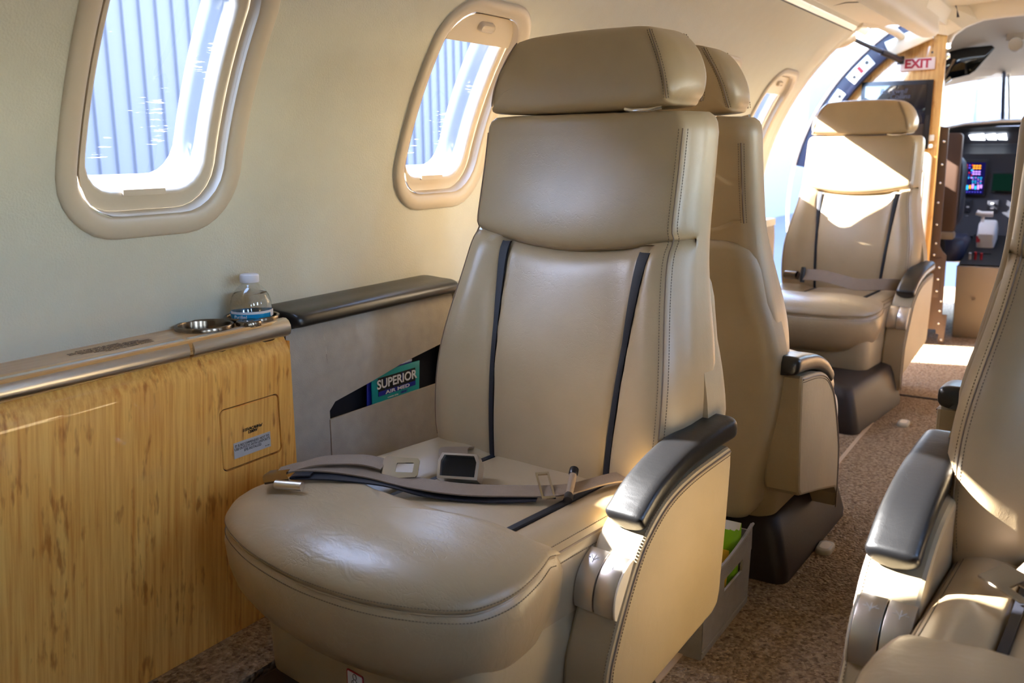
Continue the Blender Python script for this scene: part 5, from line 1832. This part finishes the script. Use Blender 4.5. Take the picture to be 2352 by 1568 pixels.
for i in range(4):
    for j in range(4):
        glyphs.append((-0.545 + 0.012 * j, 0.712 - 0.009 * i, random.uniform(0.005, 0.010), 0.0035, random.choice(['indigo', 'cyan', 'violet'])))
for j, c in enumerate(['violet', 'violet', 'cyan', 'cyan', 'amber', 'violet', 'cyan', 'violet', 'violet']):
    glyphs.append((-0.606 + 0.0126 * j, 0.662 + 0.003 * (j % 3), 0.0095, 0.017 + 0.006 * (j % 2), c))
    glyphs.append((-0.606 + 0.0126 * j, 0.640, 0.0060, 0.0035, 'indigo'))
for (x, z, w_, h_, c) in glyphs:
    glyph(x - w_ / 2, x + w_ / 2, z - h_ / 2, z + h_ / 2, c)
dz2 = unit(-0.462, -0.36, 0.640, 0.740)
unit(-0.455, -0.37, 0.648, 0.732, 'display_glass', emit('display_green', srgb(6, 24, 18), 0.35), 5.287, dz2)
kp = unit(-0.600, -0.545, 0.50, 0.600, 'switch_panel', 'cockpit_panel')
kp2 = unit(-0.470, -0.42, 0.52, 0.600, 'switch_panel', 'cockpit_panel')
for i in range(4):
    for j in range(2):
        u_ = MB().box((-0.588 + 0.030 * j, 5.284, 0.515 + 0.024 * i), (0.012, 0.008, 0.007))
        sub(u_, 'switch', 'alu' if (i + j) % 2 else 'plastic_black', gs, kp, smooth=False)
for i in range(3):
    u_ = MB().box((-0.447, 5.284, 0.535 + 0.024 * i), (0.014, 0.008, 0.007))
    sub(u_, 'switch', 'alu', gs, kp2, smooth=False)

# centre pedestal with throttle levers
pd = empty('centre_pedestal', (-0.40, 4.9, 0.0))
tag(pd, 'taupe centre pedestal in the cockpit with dark control deck and levers', 'pedestal')
bpy.context.view_layer.update()
sub(MB().extrude([(-0.507, 0.0), (-0.17, 0.0), (-0.185, 0.335), (-0.514, 0.332)], 1, 4.64, 5.20, 0.006), 'pedestal_box', 'taupe_box', pd, sharp=40)
b = MB()
b.grid([[(x, y, z) for x in (-0.510, -0.18)] for y, z in ((4.66, 0.340), (4.86, 0.352), (5.02, 0.385), (5.22, 0.43))])
sub(b, 'control_deck', 'cockpit_black', pd)
sub(MB().box((-0.45, 4.93, 0.366), (0.10, 0.02, 0.004)), 'deck_strip', 'cockpit_panel', pd)
for (x, z, c) in ((-0.455, 0.372, 'red'), (-0.478, 0.366, 'alu'), (-0.430, 0.368, 'red')):
    k_ = MB()
    k_.tube([(x, 4.80, 0.345), (x, 4.80, z), (x, 4.795, z + 0.012)], 0.006, 10)
    sub(k_, 'deck_knob', c, pd)
sc1 = MB().box((-0.43, 4.63, 0.185), (0.010, 0.012, 0.010))
sub(sc1, 'box_screw', 'chrome', pd)
lv = MB()
lv.extrude([(5.02, 0.36), (5.16, 0.36), (5.18, 0.47), (5.12, 0.512), (5.05, 0.505), (5.00, 0.45)], 0, -0.478, -0.40, 0.012)
th_ = sub(lv, 'throttle_quadrant', 'white_plastic', pd, sharp=50)
t1 = MB()
t1.tube([(-0.463, 5.06, 0.50), (-0.463, 5.05, 0.545)], 0.008, 8)
t1.tube([(-0.492, 5.05, 0.552), (-0.47, 5.05, 0.545), (-0.42, 5.05, 0.545)], 0.013, 12)
sub(t1, 'throttle_lever', 'white_plastic', pd)
t2 = MB().box((-0.470, 5.015, 0.425), (0.018, 0.02, 0.030))
sub(t2, 'fuel_lever', 'red', pd)

# pilot seat back seen from behind
ps = empty('pilot_seat', (-0.62, 4.78, 0.0))
tag(ps, 'brown backed pilot seat with grey cushion edge behind the cockpit jamb', 'pilot seat')
bpy.context.view_layer.update()
sub(MB().extrude(rrect(0.30, 0.455, 0.02, 5, -0.695, 0.703), 1, 4.72, 4.76, 0.006), 'seat_back_board', 'brown_seat', ps, sharp=40)
cu = MB()
cu.loft([[(-0.69 + p[0] * s, y, 0.66 + p[1]) for p in rrect(0.33, 0.36, 0.08, 6)] for y, s in ((4.765, 0.92), (4.79, 1.0), (4.83, 1.0), (4.86, 0.9))])
sub(cu, 'seat_back_cushion', 'cockpit_panel', ps)
sub(MB().extrude(rrect(0.29, 0.035, 0.01, 4, -0.69, 0.462), 1, 4.715, 4.77, 0.004), 'seat_bar', 'taupe_box', ps, sharp=40)
sub(MB().extrude(rrect(0.22, 0.40, 0.02, 4, -0.70, 0.24), 1, 4.80, 4.86, 0.004), 'seat_frame', 'cockpit_black', ps, sharp=40)
cb = MB()
cb.loft([[(-0.66 + p[0], 4.98 + p[1], z) for p in rrect(0.30 * s, 0.34 * s, 0.06, 5)] for z, s in ((0.33, 0.95), (0.35, 1.0), (0.42, 1.0), (0.44, 0.92))])
sub(cb, 'seat_cushion', 'navy_frame', ps)

# smoked sun visor, reading lights, overhead vent and lamp
vz = MB().extrude([(-0.752, 1.205), (-0.735, 1.195), (-0.612, 1.222), (-0.585, 1.240), (-0.505, 1.345), (-0.520, 1.358), (-0.720, 1.352), (-0.752, 1.335)], 1, 5.30, 5.306, 0.001)
vo = vz.build('sun_visor', 'smoked', None, sharp=30)
tag(vo, 'smoked dark sun visor folded above the windscreen', 'visor')
m2 = MB()
m2.tube([(-0.725, 5.295, 1.200), (-0.700, 5.29, 1.26), (-0.682, 5.29, 1.30)], [0.012, 0.009, 0.012], 10)
m2.build('visor_mount', 'gunmetal', vo)
m2 = MB()
m2.tube([(-0.715, 5.29, 1.19), (-0.690, 5.285, 1.21)], 0.010, 8)
m2.build('visor_clamp', 'chrome', vo)
sp = MB()
sp.lathe([(0.030, 0.0), (0.028, -0.006), (0.018, -0.008), (0.014, -0.002), (0.0001, -0.004)], (-0.600, 5.02, 1.452), 24)
o = sp.build('spot_light', 'chrome', None, sharp=40)
tag(o, 'small chrome spot light in the grey cockpit ceiling', 'light')
lp = empty('map_light', (-0.42, 5.25, 1.38))
tag(lp, 'swivelling map light hanging from a rod in the cockpit ceiling', 'light')
q_ = MB()
q_.tube([(0.0, -0.05, 0.13), (0.0, 0.0, 0.03)], 0.006, 8)
q_.build('rod', 'cockpit_liner', lp)
MB().box((0.005, 0.0, 0.012), (0.075, 0.04, 0.045)).build('lamp_body', 'cockpit_liner', lp, smooth=False)
q_ = MB()
q_.tube([(0.01, -0.03, -0.03), (0.01, 0.02, -0.03)], 0.032, 18)
q_.build('lamp_head', 'gunmetal', lp, sharp=40)
vt = MB()
vt.loft([[(-0.41 + p[0] * s, 4.90 + p[1] * s, 1.485 - dz_) for p in rrect(0.20, 0.07, 0.034, 6)] for s, dz_ in ((1.0, -0.02), (1.0, 0.004), (0.85, 0.006), (0.80, -0.006))])
o = vt.build('ceiling_vent', 'cockpit_liner', None, sharp=40)
tag(o, 'oval vent fitting in the cockpit ceiling', 'vent')

# cabin air outlet in the service panel
av = empty('air_outlet', (CX - 0.462, 2.82, 1.334))
tag(av, 'round chrome air outlet in the overhead service panel', 'vent')
MB().lathe([(0.048, 0.004), (0.047, -0.004), (0.040, -0.008), (0.034, -0.006), (0.032, 0.0)], (0, 0, 0), 32).build('outlet_ring', 'cream_plastic', av, sharp=40)
MB().lathe([(0.031, -0.001), (0.030, -0.012), (0.022, -0.018), (0.012, -0.014), (0.0001, -0.013)], (0, 0, 0), 24).build('outlet_nozzle', 'chrome', av, sharp=40)

# ------------------------------------------------------------------ outside
GZ = -1.0
gnd = MB().add([(0.4, -40, GZ), (60, -40, GZ), (60, 120, GZ), (0.4, 120, GZ)], [(0, 1, 2, 3)])
tag(gnd.build('ground', 'tarmac', None, smooth=False), kind='structure')
gnd = MB().add([(-60, -40, GZ), (0.4, -40, GZ), (0.4, 120, GZ), (-60, 120, GZ)], [(0, 1, 2, 3)])
tag(gnd.build('ground_1', 'shaded_ground', None, smooth=False), kind='structure')
# upper door half, swung open above the doorway
ud = MB()
dr_ = [(-0.83, 1.42), (-1.02, 1.50), (-1.22, 1.565), (-1.42, 1.60), (-1.60, 1.61)]
ud.extrude(dr_ + [(x, z + 0.06) for x, z in dr_[::-1]], 1, 3.845, 4.385, 0.004)
tag(ud.build('door_2', 'hangar_door', None, sharp=40), kind='structure')
hg = empty('hangar', (-7.2, 8, GZ))
tag(hg, 'pale blue hangar with vertical ribbed metal siding outside the left windows', 'building')
bpy.context.view_layer.update()
HT = 4.0
sub(MB().box((-7.6, 9, (HT + GZ) / 2), (0.6, 46, HT - GZ)), 'hangar_wall', 'hangar', hg, smooth=False)
ribs = MB()
y = -14.0
while y < 16:
    ribs.extrude([(-7.301, y), (-7.272, y + 0.012), (-7.272, y + 0.024), (-7.301, y + 0.036)], 2, GZ, HT)
    y += 0.175
rb_ = sub(ribs, 'siding_ribs', 'hangar', hg, smooth=False)
rb_['kind'] = 'stuff'
for y0 in (17.5, 21.5, 25.5):
    dd = MB().box((-7.28, y0, (HT - 0.6 + GZ) / 2), (0.06, 3.9, HT - 0.6 - GZ))
    sub(dd, 'hangar_door', 'hangar_door', hg, smooth=False)
fb = empty('terminal_building', (-4, 46, GZ))
tag(fb, 'white flat roofed building far ahead, seen through the windscreen', 'building')
bpy.context.view_layer.update()
sub(MB().box((-4, 50, 2.2), (34, 8, 6.4)), 'building_wall', 'hangar_white', fb, smooth=False)
for x in (-12, -8.1, -5.0, -1, 3):
    sub(MB().box((x, 45.95, 1.6), (0.12, 0.12, 5.2)), 'wall_joint', 'hangar', fb, smooth=False)
sub(MB().box((-4, 45.9, 4.5), (34, 0.5, 0.35)), 'eave', 'hangar', fb, smooth=False)
sub(MB().box((-3.2, 45.6, 1.2), (2.2, 1.0, 2.0)), 'annex', 'hangar', fb, smooth=False)
